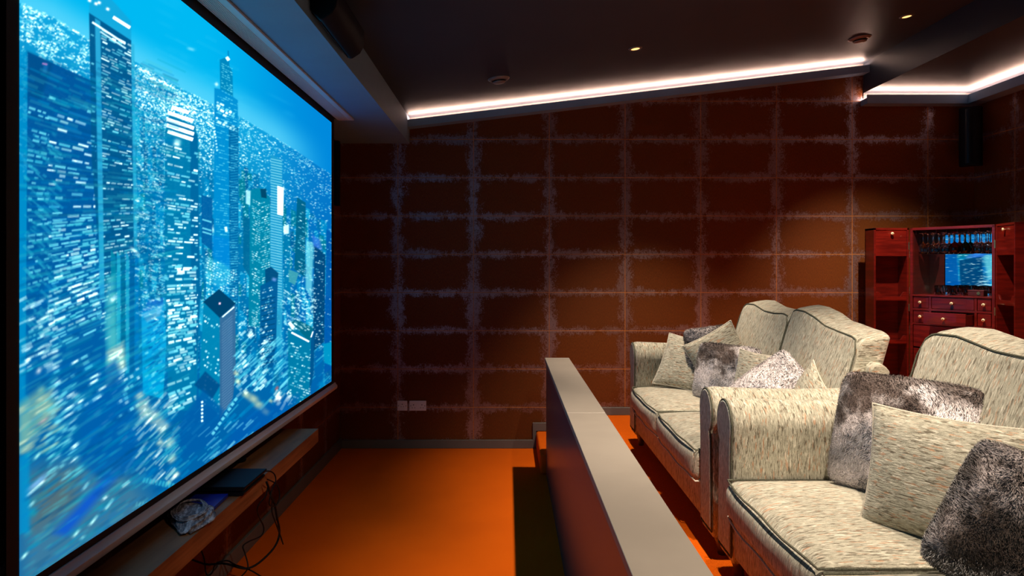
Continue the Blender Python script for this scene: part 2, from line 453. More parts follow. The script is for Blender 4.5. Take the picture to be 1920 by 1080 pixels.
def dash(x, y, ln, sl, th, c, a=1.0):
    L = math.hypot(1, sl); ux, uy = 1/L, sl/L; hl = ln/2
    x0, x1 = int(x-hl-th-BX0-1), int(x+hl+th-BX0+2); h = hl*abs(uy)+th+2
    y0, y1 = int(y-h-BY0), int(y+h-BY0+1)
    x0 = max(x0, 0); x1 = min(x1, BW); y0 = max(y0, 0); y1 = min(y1, BH)
    if x1 <= x0 or y1 <= y0: return
    X = xx[y0:y1, x0:x1]-x; Y = yy[y0:y1, x0:x1]-y
    s = np.abs(X*ux+Y*uy); p = np.abs(-X*uy+Y*ux)
    if th >= 6.8:
        m = np.exp(-((s/(hl*.8+.5))**3+(p/(th*.42))**3))*a
        B[y0:y1, x0:x1] += (c-B[y0:y1, x0:x1])*m[..., None]; return
    m = np.clip((hl-s)+.5, 0, 1)*np.clip(th/2-p+.6, 0, 1)*a
    B[y0:y1, x0:x1] += (c-B[y0:y1, x0:x1])*m[..., None]
WH = col(215, 250, 255); CY = col(110, 220, 245); CR = col(215, 225, 205)
def slope_left(y): return float(np.interp(y, [0, 80, 250, 360, 430, 560, 700, 850], [.62, .5, .28, .05, -.1, -.36, -.52, -.66]))
def slope_mid(y): return float(np.interp(y, [150, 250, 420, 520, 640, 800], [.42, .3, .12, -.02, -.25, -.6]))
def rows(x0, x1, y0, y1, sp, dens, lmin, lmax, th, slope=slope_left, c=WH, var=.35, pivot=None, cellx=None, a0=.55):
    y = y0; pv = x0 if pivot is None else pivot
    while y < y1:
        s = slope(y); on = rng.random() < .85
        x = x0 + rng.random()*4
        while x < x1 and on:
            ln = rng.uniform(lmin, lmax)
            if rng.random() < dens:
                cc = c if rng.random() > var else CY
                l2 = min(ln, x1-x)
                dash(x+l2/2, y+(x+l2/2-pv)*s, l2, s, th*rng.uniform(.7, 1.25), cc, rng.uniform(a0, 1))
            x += ln + rng.uniform(.6, 1.0)*lmin*.7
        y += sp*rng.uniform(.9, 1.1)
# sky
g = np.clip((xx-38)/590, 0, 1)
B[:] = lerp(col(0, 168, 232), col(0, 120, 210), sm(.55, 1.0, g))
hx = [38, 100, 165, 250, 330, 400, 450, 500, 560, 625, 645]; hy = [5, 32, 72, 112, 160, 196, 218, 248, 285, 330, 345]
hor = np.interp(xx, hx, hy).astype(np.float32)
fill(sm(70, 0, hor-yy)*sm(0, .3, g+.25)*.75*(1-sm(.8, 1, g)), col(95, 200, 242))
for k in range(60):
    dash(rng.uniform(300, 610), rng.uniform(0, 230), rng.uniform(20, 70), .5, rng.uniform(5, 14), col(60, 190, 240), .10)
dash(358, 92, 16, .3, 7, col(130, 215, 245), .7)
# ground base
below = np.clip((yy-hor)/2, 0, 1)
base = lerp(col(15, 150, 215), col(0, 105, 175), sm(0, 220, yy-hor))
base = base + (col(0, 85, 185)-base)*(sm(.7, 1, g)*.7)[..., None]
base = base + (col(0, 78, 160)-base)*(sm(640, 820, yy)*.8)[..., None]
B += (base-B)*below[..., None]
# speckled lights towards the horizon
N = 9500
sx = rng.uniform(38, 640, N); dep = rng.random(N)**1.5*330
sy = np.interp(sx, hx, hy)+dep
for i in range(N):
    d_ = dep[i]
    big = .9+ 1.4*(1-min((sx[i]-38)/400, 1)) + d_*.003
    clump = math.sin(sx[i]*.11+d_*.07)+math.sin(sx[i]*.05-d_*.13)+math.sin(d_*.21+sx[i]*.02)
    if clump < -.5 and rng.random() < .75: continue
    dash(sx[i], sy[i], rng.uniform(1.2, 3.2)*big, .45 if rng.random() < .8 else -.9, rng.uniform(.8, 1.5)*big*.8, WH if rng.random() < .6 else CY, rng.uniform(.5, 1)*(1-.35*d_/330))
for i in range(2600):
    x_ = rng.normal(320, 80); 
    if not 250 < x_ < 600: continue
    d_ = abs(rng.normal(0, 70))
    dash(x_, np.interp(x_, hx, hy)+6+d_, rng.uniform(1.5, 4), .45, rng.uniform(1.0, 2.2), WH, rng.uniform(.5, 1))
# small blocks in the middle distance
for i in range(420):
    x = rng.uniform(250, 625); y0 = np.interp(x, hx, hy)+rng.uniform(90, 460)
    w = rng.uniform(4, 12); h = rng.uniform(12, 60)
    c = [col(0, 100, 170), col(0, 130, 200), col(20, 160, 215), col(0, 80, 150), col(0, 110, 150)][rng.integers(5)]
    poly([(x, y0), (x+w, y0+w*.4), (x+w, y0+h), (x, y0+h-w*.3)], c, .8)
    for k in range(int(h/3)):
        dash(x+rng.uniform(1, w), y0+rng.uniform(3, h), rng.uniform(1.5, 4), rng.choice([.4, -.5]), 1.2, WH if rng.random() < .6 else CY, rng.uniform(.5, 1))
# lower streets and motion streaks
def streaks(n, x0, x1, y0, y1, lmin, lmax, sl, th, c, a=.8):
    for i in range(n):
        dash(rng.uniform(x0, x1), rng.uniform(y0, y1), rng.uniform(lmin, lmax), sl*rng.uniform(.85, 1.15), th*rng.uniform(.5, 1.4), c, a*rng.uniform(.4, 1))
poly([(200, 700), (640, 620), (640, 1120), (30, 1120), (30, 800)], col(0, 84, 165), .6, 60)
streaks(200, 210, 620, 640, 900, 10, 50, -.9, 5, col(0, 130, 200), .5)
streaks(140, 230, 620, 640, 880, 8, 40, -.95, 3, col(60, 190, 225), .6)
# grey lower left ground
poly([(36, 880), (120, 860), (230, 860), (300, 960), (180, 1110), (36, 1110)], col(62, 108, 150), .85, 50)
poly([(60, 900), (150, 880), (140, 950), (60, 1000)], col(85, 90, 105), .7, 40)
poly([(100, 1000), (205, 885), (218, 895), (125, 1005)], col(10, 72, 205), .85, 14)
# far left building and twin dark slab
poly([(36, 95), (52, 97), (56, 1000), (36, 1000)], col(0, 130, 200), .8, 3)
poly([(52, 97), (180, 155), (196, 560), (198, 700), (110, 790), (48, 740)], col(0, 70, 152), .97, 2, col(0, 82, 165))
poly([(52, 97), (100, 118), (75, 190), (54, 180)], col(0, 60, 130), .6, 8)
dash(85, 128, 10, .2, 22, col(30, 120, 200), .5); dash(84, 120, 10, .2, 3, col(180, 120, 200), .9)
rows(88, 180, 180, 640, 9, .50, 7, 22, 4.2)
rows(50, 92, 200, 700, 10, .45, 5, 14, 4, c=CY)
streaks(120, 50, 110, 250, 640, 8, 30, .9, 5, col(40, 165, 205), .55)
rows(95, 190, 400, 660, 6, .6, 10, 30, 2.8, c=CY)
rows(100, 192, 480, 640, 10, .65, 14, 34, 4.6)
streaks(60, 40, 110, 560, 700, 8, 26, -.5, 5, WH, .7)
# cream lit ground at far left edge
poly([(34, 760), (80, 725), (110, 760), (60, 830), (34, 850)], col(120, 165, 160), .8, 16)
streaks(45, 34, 105, 720, 850, 12, 45, -.6, 6, col(165, 190, 175), .7)
dash(73, 695, 14, -2.5, 10, col(200, 205, 225), .9); dash(80, 790, 22, -.7, 5, col(190, 150, 160), .6)
streaks(70, 90, 150, 700, 900, 8, 24, -.7, 4, col(120, 220, 235), .75)
streaks(26, 100, 240, 690, 960, 8, 20, -.8, 4.5, WH, .9)
dash(70, 905, 52, -.9, 12, col(110, 170, 235), .9); dash(68, 915, 44, -.9, 5, WH, .7); dash(62, 960, 20, -1.6, 18, col(0, 150, 190), .7)
for x, y, l in ((161, 911, 26), (205, 945, 40), (176, 975, 36), (155, 1008, 10), (245, 868, 46), (143, 1000, 24), (46, 1042, 24), (60, 945, 20), (70, 855, 24)):
    dash(x, y, l*.62, -1.35, 5, col(170, 235, 240), .95)
# second big tower
poly([(168, -22), (205, -6), (246, 40), (246, 82), (167, 25)], col(20, 150, 210), .8, 3)
poly([(167, 24), (246, 76), (250, 330), (252, 470), (192, 560), (172, 300)], col(0, 74, 140), .97, 1.5)
rows(188, 247, 50, 300, 5.2, .62, 4, 18, 2.4, pivot=188)
rows(188, 250, 300, 640, 6, .62, 4, 16, 2.6, pivot=188)
for y in range(40, 150, 1): pass
rows(169, 180, 55, 330, 9, .4, 4, 8, 2.5, c=CY)
poly([(178, 34), (188, 40), (196, 560), (187, 560)], col(40, 160, 215), .92, 2)
poly([(246, 80), (252, 84), (258, 480), (251, 480)], col(40, 165, 215), .8, 2)
dash(228, 42, 38, .63, 6, col(240, 240, 250), .95)
for x, y in ((186, 5), (180, 7), (202, 17), (168, 1)): dash(x, y, 8, .5, 7, col(235, 235, 250), .9)
dash(204, 62, 75, .66, 3.6, WH, .95); dash(212, 75, 58, .66, 3, WH, .8)
# glass shafts in front of it
for x0, w, c in ((208, 10, (0, 120, 165)), (219, 7, (30, 165, 205)), (227, 8, (0, 95, 150)), (236, 6, (30, 160, 205)), (243, 9, (0, 85, 160)), (253, 7, (0, 110, 190))):
    poly([(x0, 478-w), (x0+w, 482), (x0+w, 700), (x0, 700)], col(*c), .95, 1.5)
poly([(200, 520), (215, 515), (222, 700), (206, 730), (198, 600)], col(90, 185, 200), .7, 10)
poly([(200, 660), (232, 640), (236, 690), (200, 725)], col(200, 220, 205), .9, 8)
streaks(20, 200, 232, 655, 720, 6, 22, -.7, 4, WH, .8)
dash(213, 560, 18, -1.0, 10, WH, .85); dash(252, 470, 22, .8, 8, WH, .95)
# dark block bottom centre
poly([(150, 800), (195, 690), (260, 640), (262, 800), (290, 880), (190, 900), (150, 870)], col(0, 80, 168), .85, 12)
rows(100, 200, 700, 800, 12, .5, 8, 22, 5)
rows(220, 262, 712, 800, 9, .35, 6, 9, 5)
# light glass tower
poly([(265, 586), (306, 562), (312, 640), (306, 748), (268, 738)], col(15, 150, 220), .97, 2, col(0, 165, 225))
poly([(266, 585), (280, 562), (306, 558), (306, 570), (280, 582)], col(20, 100, 200), .9, 2)
poly([(266, 590), (306, 570), (300, 592), (276, 604)], col(110, 190, 235), .85, 4)
streaks(60, 276, 310, 600, 700, 6, 14, -.55, 2, col(0, 90, 180), .8); streaks(40, 272, 312, 590, 740, 4, 10, -.6, 3, CY, .8)
# crowned tower
poly([(309, 250), (318, 214), (366, 236), (372, 262), (374, 560), (368, 770), (316, 770), (309, 500)], col(0, 108, 170), .95, 2)
poly([(356, 240), (370, 255), (376, 560), (366, 700), (358, 500)], col(0, 85, 155), .8, 2)
rows(311, 371, 272, 640, 5.6, .62, 4, 17, 3.2, slope=slope_mid)
rows(313, 368, 500, 780, 6, .7, 5, 20, 4.4, slope=lambda y: slope_mid(y)*.8)
for k, (y, l) in enumerate(((206, 34), (219, 50), (232, 54), (243, 54), (254, 50))):
    dash(338, y, l, .33, 6.5, col(248, 252, 255), .97)
dash(332, 268, 16, .25, 16, WH, .9)
streaks(90, 270, 312, 330, 580, 3, 12, .3, 2.4, CY, .8)
streaks(160, 255, 312, 260, 600, 3, 10, .4, 2.2, WH, .8)
# tall spire tower
poly([(427, 95), (429, 95), (430, 125), (427, 125)], col(0, 110, 180), .9)
poly([(412, 112), (422, 108), (436, 135), (437, 185), (413, 175)], col(0, 118, 182), .95)
poly([(402, 165), (418, 168), (446, 188), (447, 560), (430, 600), (400, 590)], col(0, 128, 205), .95, 1.5)
poly([(429, 232), (447, 240), (447, 585), (431, 590)], col(0, 88, 160), .92, 1.5)
rows(402, 446, 178, 560, 4.6, .55, 2, 9, 1.3, slope=slope_mid, c=CY, a0=.35)
rows(404, 440, 190, 240, 6, .75, 3, 9, 4, slope=lambda y: .5)
for y in range(235, 585, 5): dash(439, y, 14, -.12, 1.3, col(40, 165, 220), .55)
rows(414, 436, 118, 180, 4, .6, 2, 6, 1.4, slope=lambda y: .5, c=CY)
dash(427, 110, 8, 1.5, 6, WH, .95); dash(406, 158, 8, 1.5, 8, col(200, 235, 255), .8); dash(402, 250, 30*.3, 4, 3, WH, .7)
for y in range(240, 285, 6): dash(402+(y-240)*.12, y, 3, 2, 3, WH, .8)
dash(424, 430, 10, 6, 5, WH, .85); dash(398, 430, 14, 4, 7, WH, .8)
# bluish slabs left of it
poly([(378, 365), (398, 372), (398, 470), (378, 455)], col(0, 80, 160), .9)
for y in (414, 430, 437): dash(388, y, 18, .3, 2.5, CY, .9)
poly([(398, 440), (430, 450), (432, 505), (398, 480)], col(0, 120, 215), .6, 4)
poly([(385, 480), (430, 500), (445, 560), (412, 540), (382, 560)], col(60, 190, 230), .45, 6)
rows(384, 444, 480, 560, 5, .7, 2, 5, 2.2, slope=lambda y: .5)
# right hand towers
poly([(469, 356), (487, 352), (506, 370), (508, 620), (466, 610)], col(0, 118, 165), .95)
poly([(488, 354), (499, 354), (500, 372), (490, 370)], col(0, 55, 105), .95)
rows(470, 488, 372, 610, 4.2, .65, 2, 6, 1.5, slope=lambda y: .55); rows(488, 506, 378, 600, 4.2, .55, 2, 6, 1.5, slope=lambda y: -.35)
poly([(456, 405), (468, 410), (468, 520), (456, 500)], col(0, 90, 150), .9)
poly([(461, 356), (470, 358), (469, 385), (461, 382)], col(170, 230, 245), .85)
poly([(508, 290), (529, 300), (531, 560), (506, 580)], col(25, 140, 200), .92)
for y in range(300, 575, 5): dash(518, y, 22, .22, 1.5, col(150, 225, 245), .75)
poly([(520, 348), (532, 352), (531, 405), (520, 402)], col(235, 248, 255), .95)
poly([(505, 570), (530, 560), (528, 650), (506, 640)], col(60, 180, 220), .6, 3)
poly([(532, 440), (543, 436), (545, 560), (533, 555)], col(0, 110, 175), .9); rows(533, 545, 440, 550, 4, .5, 2, 5, 1.5, slope=lambda y: .3)
poly([(531, 424), (542, 420), (542, 438), (532, 440)], col(190, 240, 250), .9)
poly([(557, 370), (573, 380), (572, 520), (552, 505)], col(0, 84, 135), .95)
rows(556, 572, 378, 510, 3.6, .5, 2, 6, 1.2, slope=lambda y: .5)
poly([(541, 505), (560, 512), (553, 535), (542, 528)], col(60, 150, 175), .9)
poly([(590, 460), (610, 478), (608, 640), (586, 660)], col(0, 55, 120), .95)
rows(588, 607, 470, 650, 4, .4, 1.5, 3.5, 1.5, slope=lambda y: .3)
poly([(574, 450), (588, 456), (584, 560), (573, 540)], col(120, 215, 235), .7, 3)
poly([(612, 430), (626, 440), (626, 690), (608, 700)], col(0, 75, 170), .9); rows(612, 625, 445, 690, 7, .3, 1.5, 3.5, 1.4, slope=lambda y: .4)
poly([(585, 440), (600, 450), (605, 470), (588, 462)], col(70, 110, 230), .6, 4)
poly([(497, 506), (508, 500), (522, 512), (520, 530), (498, 540)], col(0, 62, 125), .95)
poly([(488, 536), (521, 520), (518, 640), (511, 690), (487, 688)], col(0, 76, 150), .95)
dash(514, 524, 7, -3, 10, col(120, 150, 230), .8)
rows(489, 512, 545, 685, 5, .5, 2, 5, 1.8, slope=lambda y: -.3)
for y in range(560, 690, 10): dash(503, y, 26, -.25, 1.4, col(0, 45, 100), .7)
# black roofed tower
poly([(382, 567), (412, 595), (414, 780), (372, 745)], col(0, 120, 178), .95)
poly([(412, 595), (441, 570), (442, 700), (437, 745), (412, 785)], col(50, 92, 150), .95)
for y in range(600, 770, 5): dash(426, y, 26, -.85, 1.4, col(110, 140, 190), .5)
rows(380, 412, 590, 760, 9, .45, 2, 5, 3, slope=lambda y: .7)
poly([(381, 566), (411, 542), (442, 569), (412, 596)], col(0, 52, 108), 1.0)
dash(412, 569, 4, .1, 4, col(240, 190, 220), .9); dash(428, 585, 30, -.85, 2.5, WH, .9)
poly([(364, 722), (385, 696), (413, 722), (398, 748)], col(0, 62, 135), .9, 3)
poly([(366, 750), (380, 730), (420, 770), (400, 830), (345, 860), (330, 800)], col(0, 78, 165), .8, 8)
for y in range(754, 792, 7): dash(379, y, 4, -.4, 4, WH, .95)
for k in range(8): dash(400+k*6, 812-k*9, 7, -1.1, 5, CY, .85)
# rooftop with a lit outline
poly([(540, 606), (583, 632), (580, 790), (540, 770)], col(0, 110, 165), .95)
poly([(583, 632), (590, 612), (588, 700), (580, 740)], col(0, 70, 140), .95)
rows(542, 582, 642, 760, 5, .6, 2, 7, 1.8, slope=lambda y: .35)
poly([(545, 604), (560, 600), (588, 615), (580, 640)], col(0, 90, 130), .9)
dash(563, 632, 38, .52, 3, col(240, 235, 245), .95); dash(585, 627, 12, -3, 2.5, col(235, 235, 250), .9); dash(546, 610, 14, 1.2, 6, WH, .9)
poly([(606, 645), (626, 640), (626, 688), (608, 680)], col(0, 150, 200), .8, 2)
streaks(120, 530, 590, 540, 620, 3, 9, .6, 2, WH, .8)
streaks(120, 440, 540, 640, 730, 6, 26, -1.0, 2.5, CY, .75)
streaks(60, 445, 500, 600, 740, 4, 14, -1.0, 4, WH, .7)
# creamy glowing streets
for (x, y, r) in ((262, 742, 16), (266, 760, 22), (275, 775, 24), (292, 785, 26), (305, 800, 22), (318, 830, 20), (322, 860, 16), (330, 890, 12), (300, 830, 12), (316, 905, 9)):
    dash(x, y, r*1.3, -.9, r*1.0, CR, .75)
streaks(60, 258, 330, 730, 900, 10, 30, -1.1, 4, col(225, 240, 235), .6)
for (x, y, r) in ((443, 700, 9), (446, 715, 10), (462, 740, 14), (475, 748, 16), (486, 760, 16), (498, 772, 12), (508, 752, 7)):
    dash(x, y, r*1.3, .6, r*1.1, col(205, 210, 175), .7)
dash(522, 748, 18, -1.5, 12, col(225, 190, 190), .8); dash(519, 728, 10, -1.6, 7, col(200, 80, 100), .7)
streaks(20, 515, 545, 735, 765, 6, 18, -1.5, 4, col(220, 235, 235), .8)
for x0 in range(270, 335, 6):
    dash(x0, 900+(x0-270)*.2, 10, -2.8, 4, col(60, 190, 220), .7); dash(x0-14, 945, 9, -3.2, 3, col(120, 220, 230), .5)
poly([(470, 770), (560, 740), (560, 800), (400, 880), (440, 800)], col(0, 75, 175), .6, 14)
streaks(24, 380, 470, 790, 860, 14, 30, -1.0, 3, col(110, 200, 235), .7)
for i in range(1500):
    y_ = rng.uniform(120, 1080); x_ = rng.uniform(50, 330)
    dash(x_, y_, rng.uniform(14, 60), slope_left(y_)*1.05, rng.uniform(2.5, 6), [col(0, 150, 190), col(0, 60, 130), col(60, 180, 200), col(0, 110, 200)][rng.integers(4)], .22)
# motion smear towards the lower left, a slight softness everywhere
def shifted(A, dx, dy): return np.roll(np.roll(A, dx, 1), dy, 0)
sm1 = sum(shifted(B, k, int(round(-k*.75))) for k in range(-5, 6))/11
mk = (sm(480, 820, yy)*sm(420, 120, xx))[..., None]*.75
B = B*(1-mk)+sm1*mk
mk = (sm(400, 100, xx))[..., None]*.6+.15
sm2 = (B+shifted(B, 1, 0)+shifted(B, -1, 0)+shifted(B, 0, 1)+shifted(B, 0, -1))/5
B = B*(1-mk)+sm2*mk
B = np.clip(B, 0, 1)
lum = B.min(axis=2, keepdims=True)
B[..., 1] += .055*(1-B[..., 1])*(B[..., 2] > .3); B[..., 2] -= .02
B = np.clip(B*1.02+.02*lum, 0, 1)
# picture surface : a fine grid whose vertex colours carry the picture
SXX = -1.232; SY0 = 1.776; SY1 = 4.92; SZ0 = CAMZ-.809; SZ1 = CAMZ+1.0
nc, nr = 520, 640
pxs = np.linspace(CX + SXX*F/SY0, CX + SXX*F/SY1, nc)       # finer columns nearer the lens end of the screen
Yc = SXX*F/(pxs-CX)
Zr = np.linspace(SZ0, SZ1, nr)
YY, ZZ = np.meshgrid(Yc, Zr)
PXX = CX + SXX*F/YY; PYY = CZ - (ZZ-CAMZ)*F/YY
fx = np.clip(PXX-BX0, 0, BW-1.01); fy = np.clip(PYY-BY0, 0, BH-1.01)
ix, iy = fx.astype(int), fy.astype(int); tx, ty = (fx-ix)[..., None], (fy-iy)[..., None]
S = (B[iy, ix]*(1-tx)+B[iy, ix+1]*tx)*(1-ty)+(B[iy+1, ix]*(1-tx)+B[iy+1, ix+1]*tx)*ty
S = np.where(S <= .04045, S/12.92, ((S+.055)/1.055)**2.4)
S = S*(1+1.6*np.clip((S.min(-1, keepdims=True)-.25)/.75, 0, 1))
screen = thing('projection_screen', 'large pull-down projection screen showing a blue night city skyline', 'projection screen', (SXX, (SY0+SY1)/2, SZ0-.09))
sl_ = Vector(screen.location)
bow = np.interp(ZZ, [SZ0, SZ0+.25, SZ0+.5, SZ1], [0, -.004, 0, 0])*np.exp(-(YY-SY0)*9)
V = np.stack([np.zeros_like(YY)-0, YY-sl_.y, ZZ-sl_.z], -1).reshape(-1, 3)
ii, jj = np.meshgrid(np.arange(nr-1), np.arange(nc-1), indexing='ij')
q0 = (ii*nc+jj).ravel()
Fq = np.stack([q0, q0+nc, q0+nc+1, q0+1], -1)       # normal towards +x
me = bpy.data.meshes.new('picture')
me.vertices.add(len(V)); me.vertices.foreach_set('co', V.astype(np.float32).ravel())
me.loops.add(Fq.size); me.loops.foreach_set('vertex_index', Fq.astype(np.int32).ravel())
me.polygons.add(len(Fq)); me.polygons.foreach_set('loop_start', (np.arange(len(Fq))*4).astype(np.int32))
me.update(calc_edges=True); me.validate()
ca = me.color_attributes.new('picture', 'FLOAT_COLOR', 'POINT')
rgba = np.ones((len(V), 4), np.float32); rgba[:, :3] = S.reshape(-1, 3); ca.data.foreach_set('color', rgba.ravel())
pm, nt, out = newmat('projected_city_picture')
at = nd(nt, 'ShaderNodeAttribute', attribute_name='picture')
e = nd(nt, 'ShaderNodeEmission', {'Color': at.outputs['Color'], 'Strength': 1.12}); nt.links.new(e.outputs[0], out.inputs[0])
me.materials.append(pm)
po = bpy.data.objects.new('picture', me); COL.objects.link(po); po.parent = screen
def sp(name, mb, mat, par=screen, bevel=0.0, smooth=False):
    p = par; off = Vector((0, 0, 0))
    while p: off += Vector(p.location); p = p.parent
    mb.v = [tuple(Vector(v)-off) for v in mb.v]
    return link(name, mb, mat, par, bevel=bevel, smooth=smooth)
bd = MB(); x0, x1 = SXX-.004, SXX-.001
bd.box(x0, x1, SY0-.045, SY1+.075, SZ0-.03, BZ+.02)
sp('border', bd, 'black_cloth')['label'] = 'matt black border cloth'
br = MB().prism([(SXX-.016, CAMZ-.876), (SXX+.014, CAMZ-.876), (SXX+.018, CAMZ-.866), (SXX+.018, CAMZ-.852), (SXX+.008, CAMZ-.842), (SXX+.004, CAMZ-.832), (SXX-.010, CAMZ-.832), (SXX-.016, CAMZ-.842)], 'y', SY0-.08, SY1+.10)
sp('weight_bar', br, 'bar_metal', bevel=.002)['label'] = 'pale metal bottom bar'
cs = MB().box(-1.222, -1.105, 1.1, 5.06, BZ-.012, BZ)
cs_ = sp('case_plate', cs, 'white_metal', bevel=.002); cs_['label'] = 'white ribbed case plate in the soffit'
rb = MB()
for k in range(9): rb.box(-1.214+k*.0085, -1.2105+k*.0085, 1.1, 5.055, BZ-.0145, BZ-.0118)
sp('rib', rb, 'white_metal', cs_)
sp('slot', MB().box(-1.262, -1.223, 1.1, 5.06, BZ-.002, BZ-.0002), 'dark')

# ------------------------------------------------------------------ ceiling fittings
def downlight(x, y, label):
    z = ceil_z(x); t = thing('downlight', label, 'light', (x, y, z), 0, 'recessed downlights in the sloping ceiling')
    t.rotation_euler = (0, -math.atan(.119), 0)
    rg = MB().lathe([(.030, -.001), (.030, -.007), (.044, -.005), (.047, -.0005)], (0, 0, 0), 28, close=True)
    link('trim_ring', rg, 'grey_plastic', t, smooth=True)
    link('lamp_face', MB().lathe([(.0295, -.0035), (.0295, -.001)], (0, 0, 0), 24), 'downlight', t)
    li = bpy.data.lights.new('spot', 'SPOT'); li.energy = SPOT_E; li.color = (1.0, .82, .65)
    li.spot_size = math.radians(76); li.spot_blend = .9; li.shadow_soft_size = .022
    lo = bpy.data.objects.new('spot_lamp', li); COL.objects.link(lo); lo.parent = t; lo.location = (0, 0, -.03)
    tx_, ty_, k_ = {4.80: ((15, 8, 1.1) if x > 2 else (9, 6, 1.0)), 2.95: (6, 3, 1.0), 1.10: (28, 0, 1.05)}[y]
    li.spot_size = math.radians(82 if y < 2 else 76); lo.rotation_euler = (math.radians(tx_), math.atan(.119)-math.radians(ty_), 0); li.energy *= k_
    return lo
SPOT_E = 300
L = {}
for x in (.87, 2.72):
    for y in (4.80, 2.95, 1.10):
        L[(x, y)] = downlight(x, y, 'lit recessed downlight %s in the row %s' % ({4.80: 'far', 2.95: 'midway', 1.10: 'nearest the viewer'}[y], 'over the partition side' if x < 1 else 'beside the lowered ceiling'))
L[(.87, 4.80)].parent['label'] = 'small glowing recessed downlight in mid ceiling, left of the pair in view'
L[(2.72, 4.80)].parent['label'] = 'small glowing recessed downlight near the lowered ceiling, right of the pair in view'
def vent(x, y, label):
    z = ceil_z(x); t = thing('air_valve', label, 'vent', (x, y, z), 0, 'round ceiling air valves')
    t.rotation_euler = (0, -math.atan(.119), 0)
    link('outer_ring', MB().lathe([(.052, -.000), (.050, -.018), (.066, -.014), (.080, -.004), (.080, 0)], (0, 0, 0), 36, close=True), 'grey_plastic', t, smooth=True)
    link('throat', MB().lathe([(.0515, -.0006), (.0515, -.003)], (0, 0, 0), 30), 'dark', t)
    link('centre_disc', MB().lathe([(.012, -.002), (.012, -.022), (.044, -.022), (.047, -.026), (.040, -.033), (.012, -.036)], (0, 0, 0), 32), 'grey_plastic', t, smooth=True)
vent(-.066, 5.158, 'round grey ceiling valve, left of the two, near the screen side')
vent(2.61, 5.22, 'round grey ceiling valve, right of the two, by the lowered ceiling')

# ------------------------------------------------------------------ speakers
cs_t = thing('centre_speaker', 'long black centre loudspeaker fixed to the bulkhead above the screen', 'speaker', (-.80, 3.30, 1.05+CAMZ))
def rel(mb, t): 
    o = Vector(t.location); mb.v = [tuple(Vector(v)-o) for v in mb.v]; return mb
prof = [(-.8475, 2.80), (-.8475, 2.672), (-.806, 2.628), (-.790, 2.630), (-.752, 2.655), (-.735, 2.685), (-.728, 2.72), (-.732, 2.775), (-.76, 2.80)]
link('cabinet', rel(MB().prism(prof, 'y', 3.01, 3.59), cs_t), 'black_plastic', cs_t, bevel=.008, seg=3)
g_ = MB().prism([(-.8475, 2.672), (-.806, 2.628), (-.8085, 2.6255), (-.850, 2.6695)], 'y', 3.04, 3.56)
link('grille', rel(g_, cs_t), 'black_satin', cs_t)
def wall_speaker(name, label, x, y, z0, z1, w, dp, rz):
    t = thing(name, label, 'speaker', (x, y, z0), rz, 'slim black wall speakers')
    h = z1-z0
    pr = [(-w/2, 0), (w/2, 0), (w/2, -dp*.6)] + [(w/2*math.cos(a), -dp*.6-dp*.4*math.sin(a)) for a in np.linspace(.2, PI-.2, 9)] + [(-w/2, -dp*.6)]
    link('cabinet', MB().prism(pr, 'z', 0, h), 'black_plastic', t, bevel=.004)
    pr2 = [(w*.34*math.cos(a), -dp*.63-dp*.4*math.sin(a)) for a in np.linspace(.5, PI-.5, 9)] + [(0, -dp*.5)]
    link('grille', MB().prism(pr2, 'z', .02, h-.02), 'black_satin', t)
    link('bracket', MB().box(-.02, .02, -.001, .02, h*.4, h*.6), 'black_plastic', t)
wall_speaker('wall_speaker', 'slim black loudspeaker high in the right back corner', 3.905, 5.925, 2.41, 2.90, .16, .10, -PI/4)
wall_speaker('wall_speaker', 'slim black loudspeaker on the left wall just behind the screen edge', XL+.0205, 5.80, 2.07, 2.60, .09, .045, PI/2)

# ------------------------------------------------------------------ shelf and what lies on it
SHX = -1.092; SHZ = CAMZ-.94
sh = MB().box(XL+.001, SHX, 1.55, 4.06, SHZ-.077, SHZ)
tag(link('floating_shelf', sh, 'oak', bevel=.0015), 'long oak floating shelf on the wall below the screen', 'shelf')
con = thing('games_console', 'black slanted games console on the oak shelf', 'console', (-1.20, 2.99, SHZ))
c1 = MB().prism([(-.115, .001), (.120, .001), (.128, .013), (.122, .019), (-.12, .019)], 'y', -.125, .125)
link('lower_case', c1, 'black_plastic', con, bevel=.002)
c2 = MB().prism([(-.125, .023), (.124, .023), (.134, .037), (.131, .041), (-.13, .041)], 'y', -.130, .130)
link('upper_case', c2, 'black_plastic', con, bevel=.002)
link('disc_slot', MB().box(.0, .118, -.118, .118, .0185, .0235), 'dark', con)
link('front_light', MB().box(.1235, .1265, -.10, -.02, .0075, .0095), 'black_satin', con)
hg = MB().lathe([(.0, 0), (.030, .0), (.034, .008), (.030, .024), (.016, .034), (.0, .036)], (0, 0, 0), 20)
t = link('round_puck', hg, 'black_plastic', smooth=True, loc=(-1.29, 3.38, SHZ+.0005)); tag(t, 'small round black puck on the shelf behind the console', 'gadget')
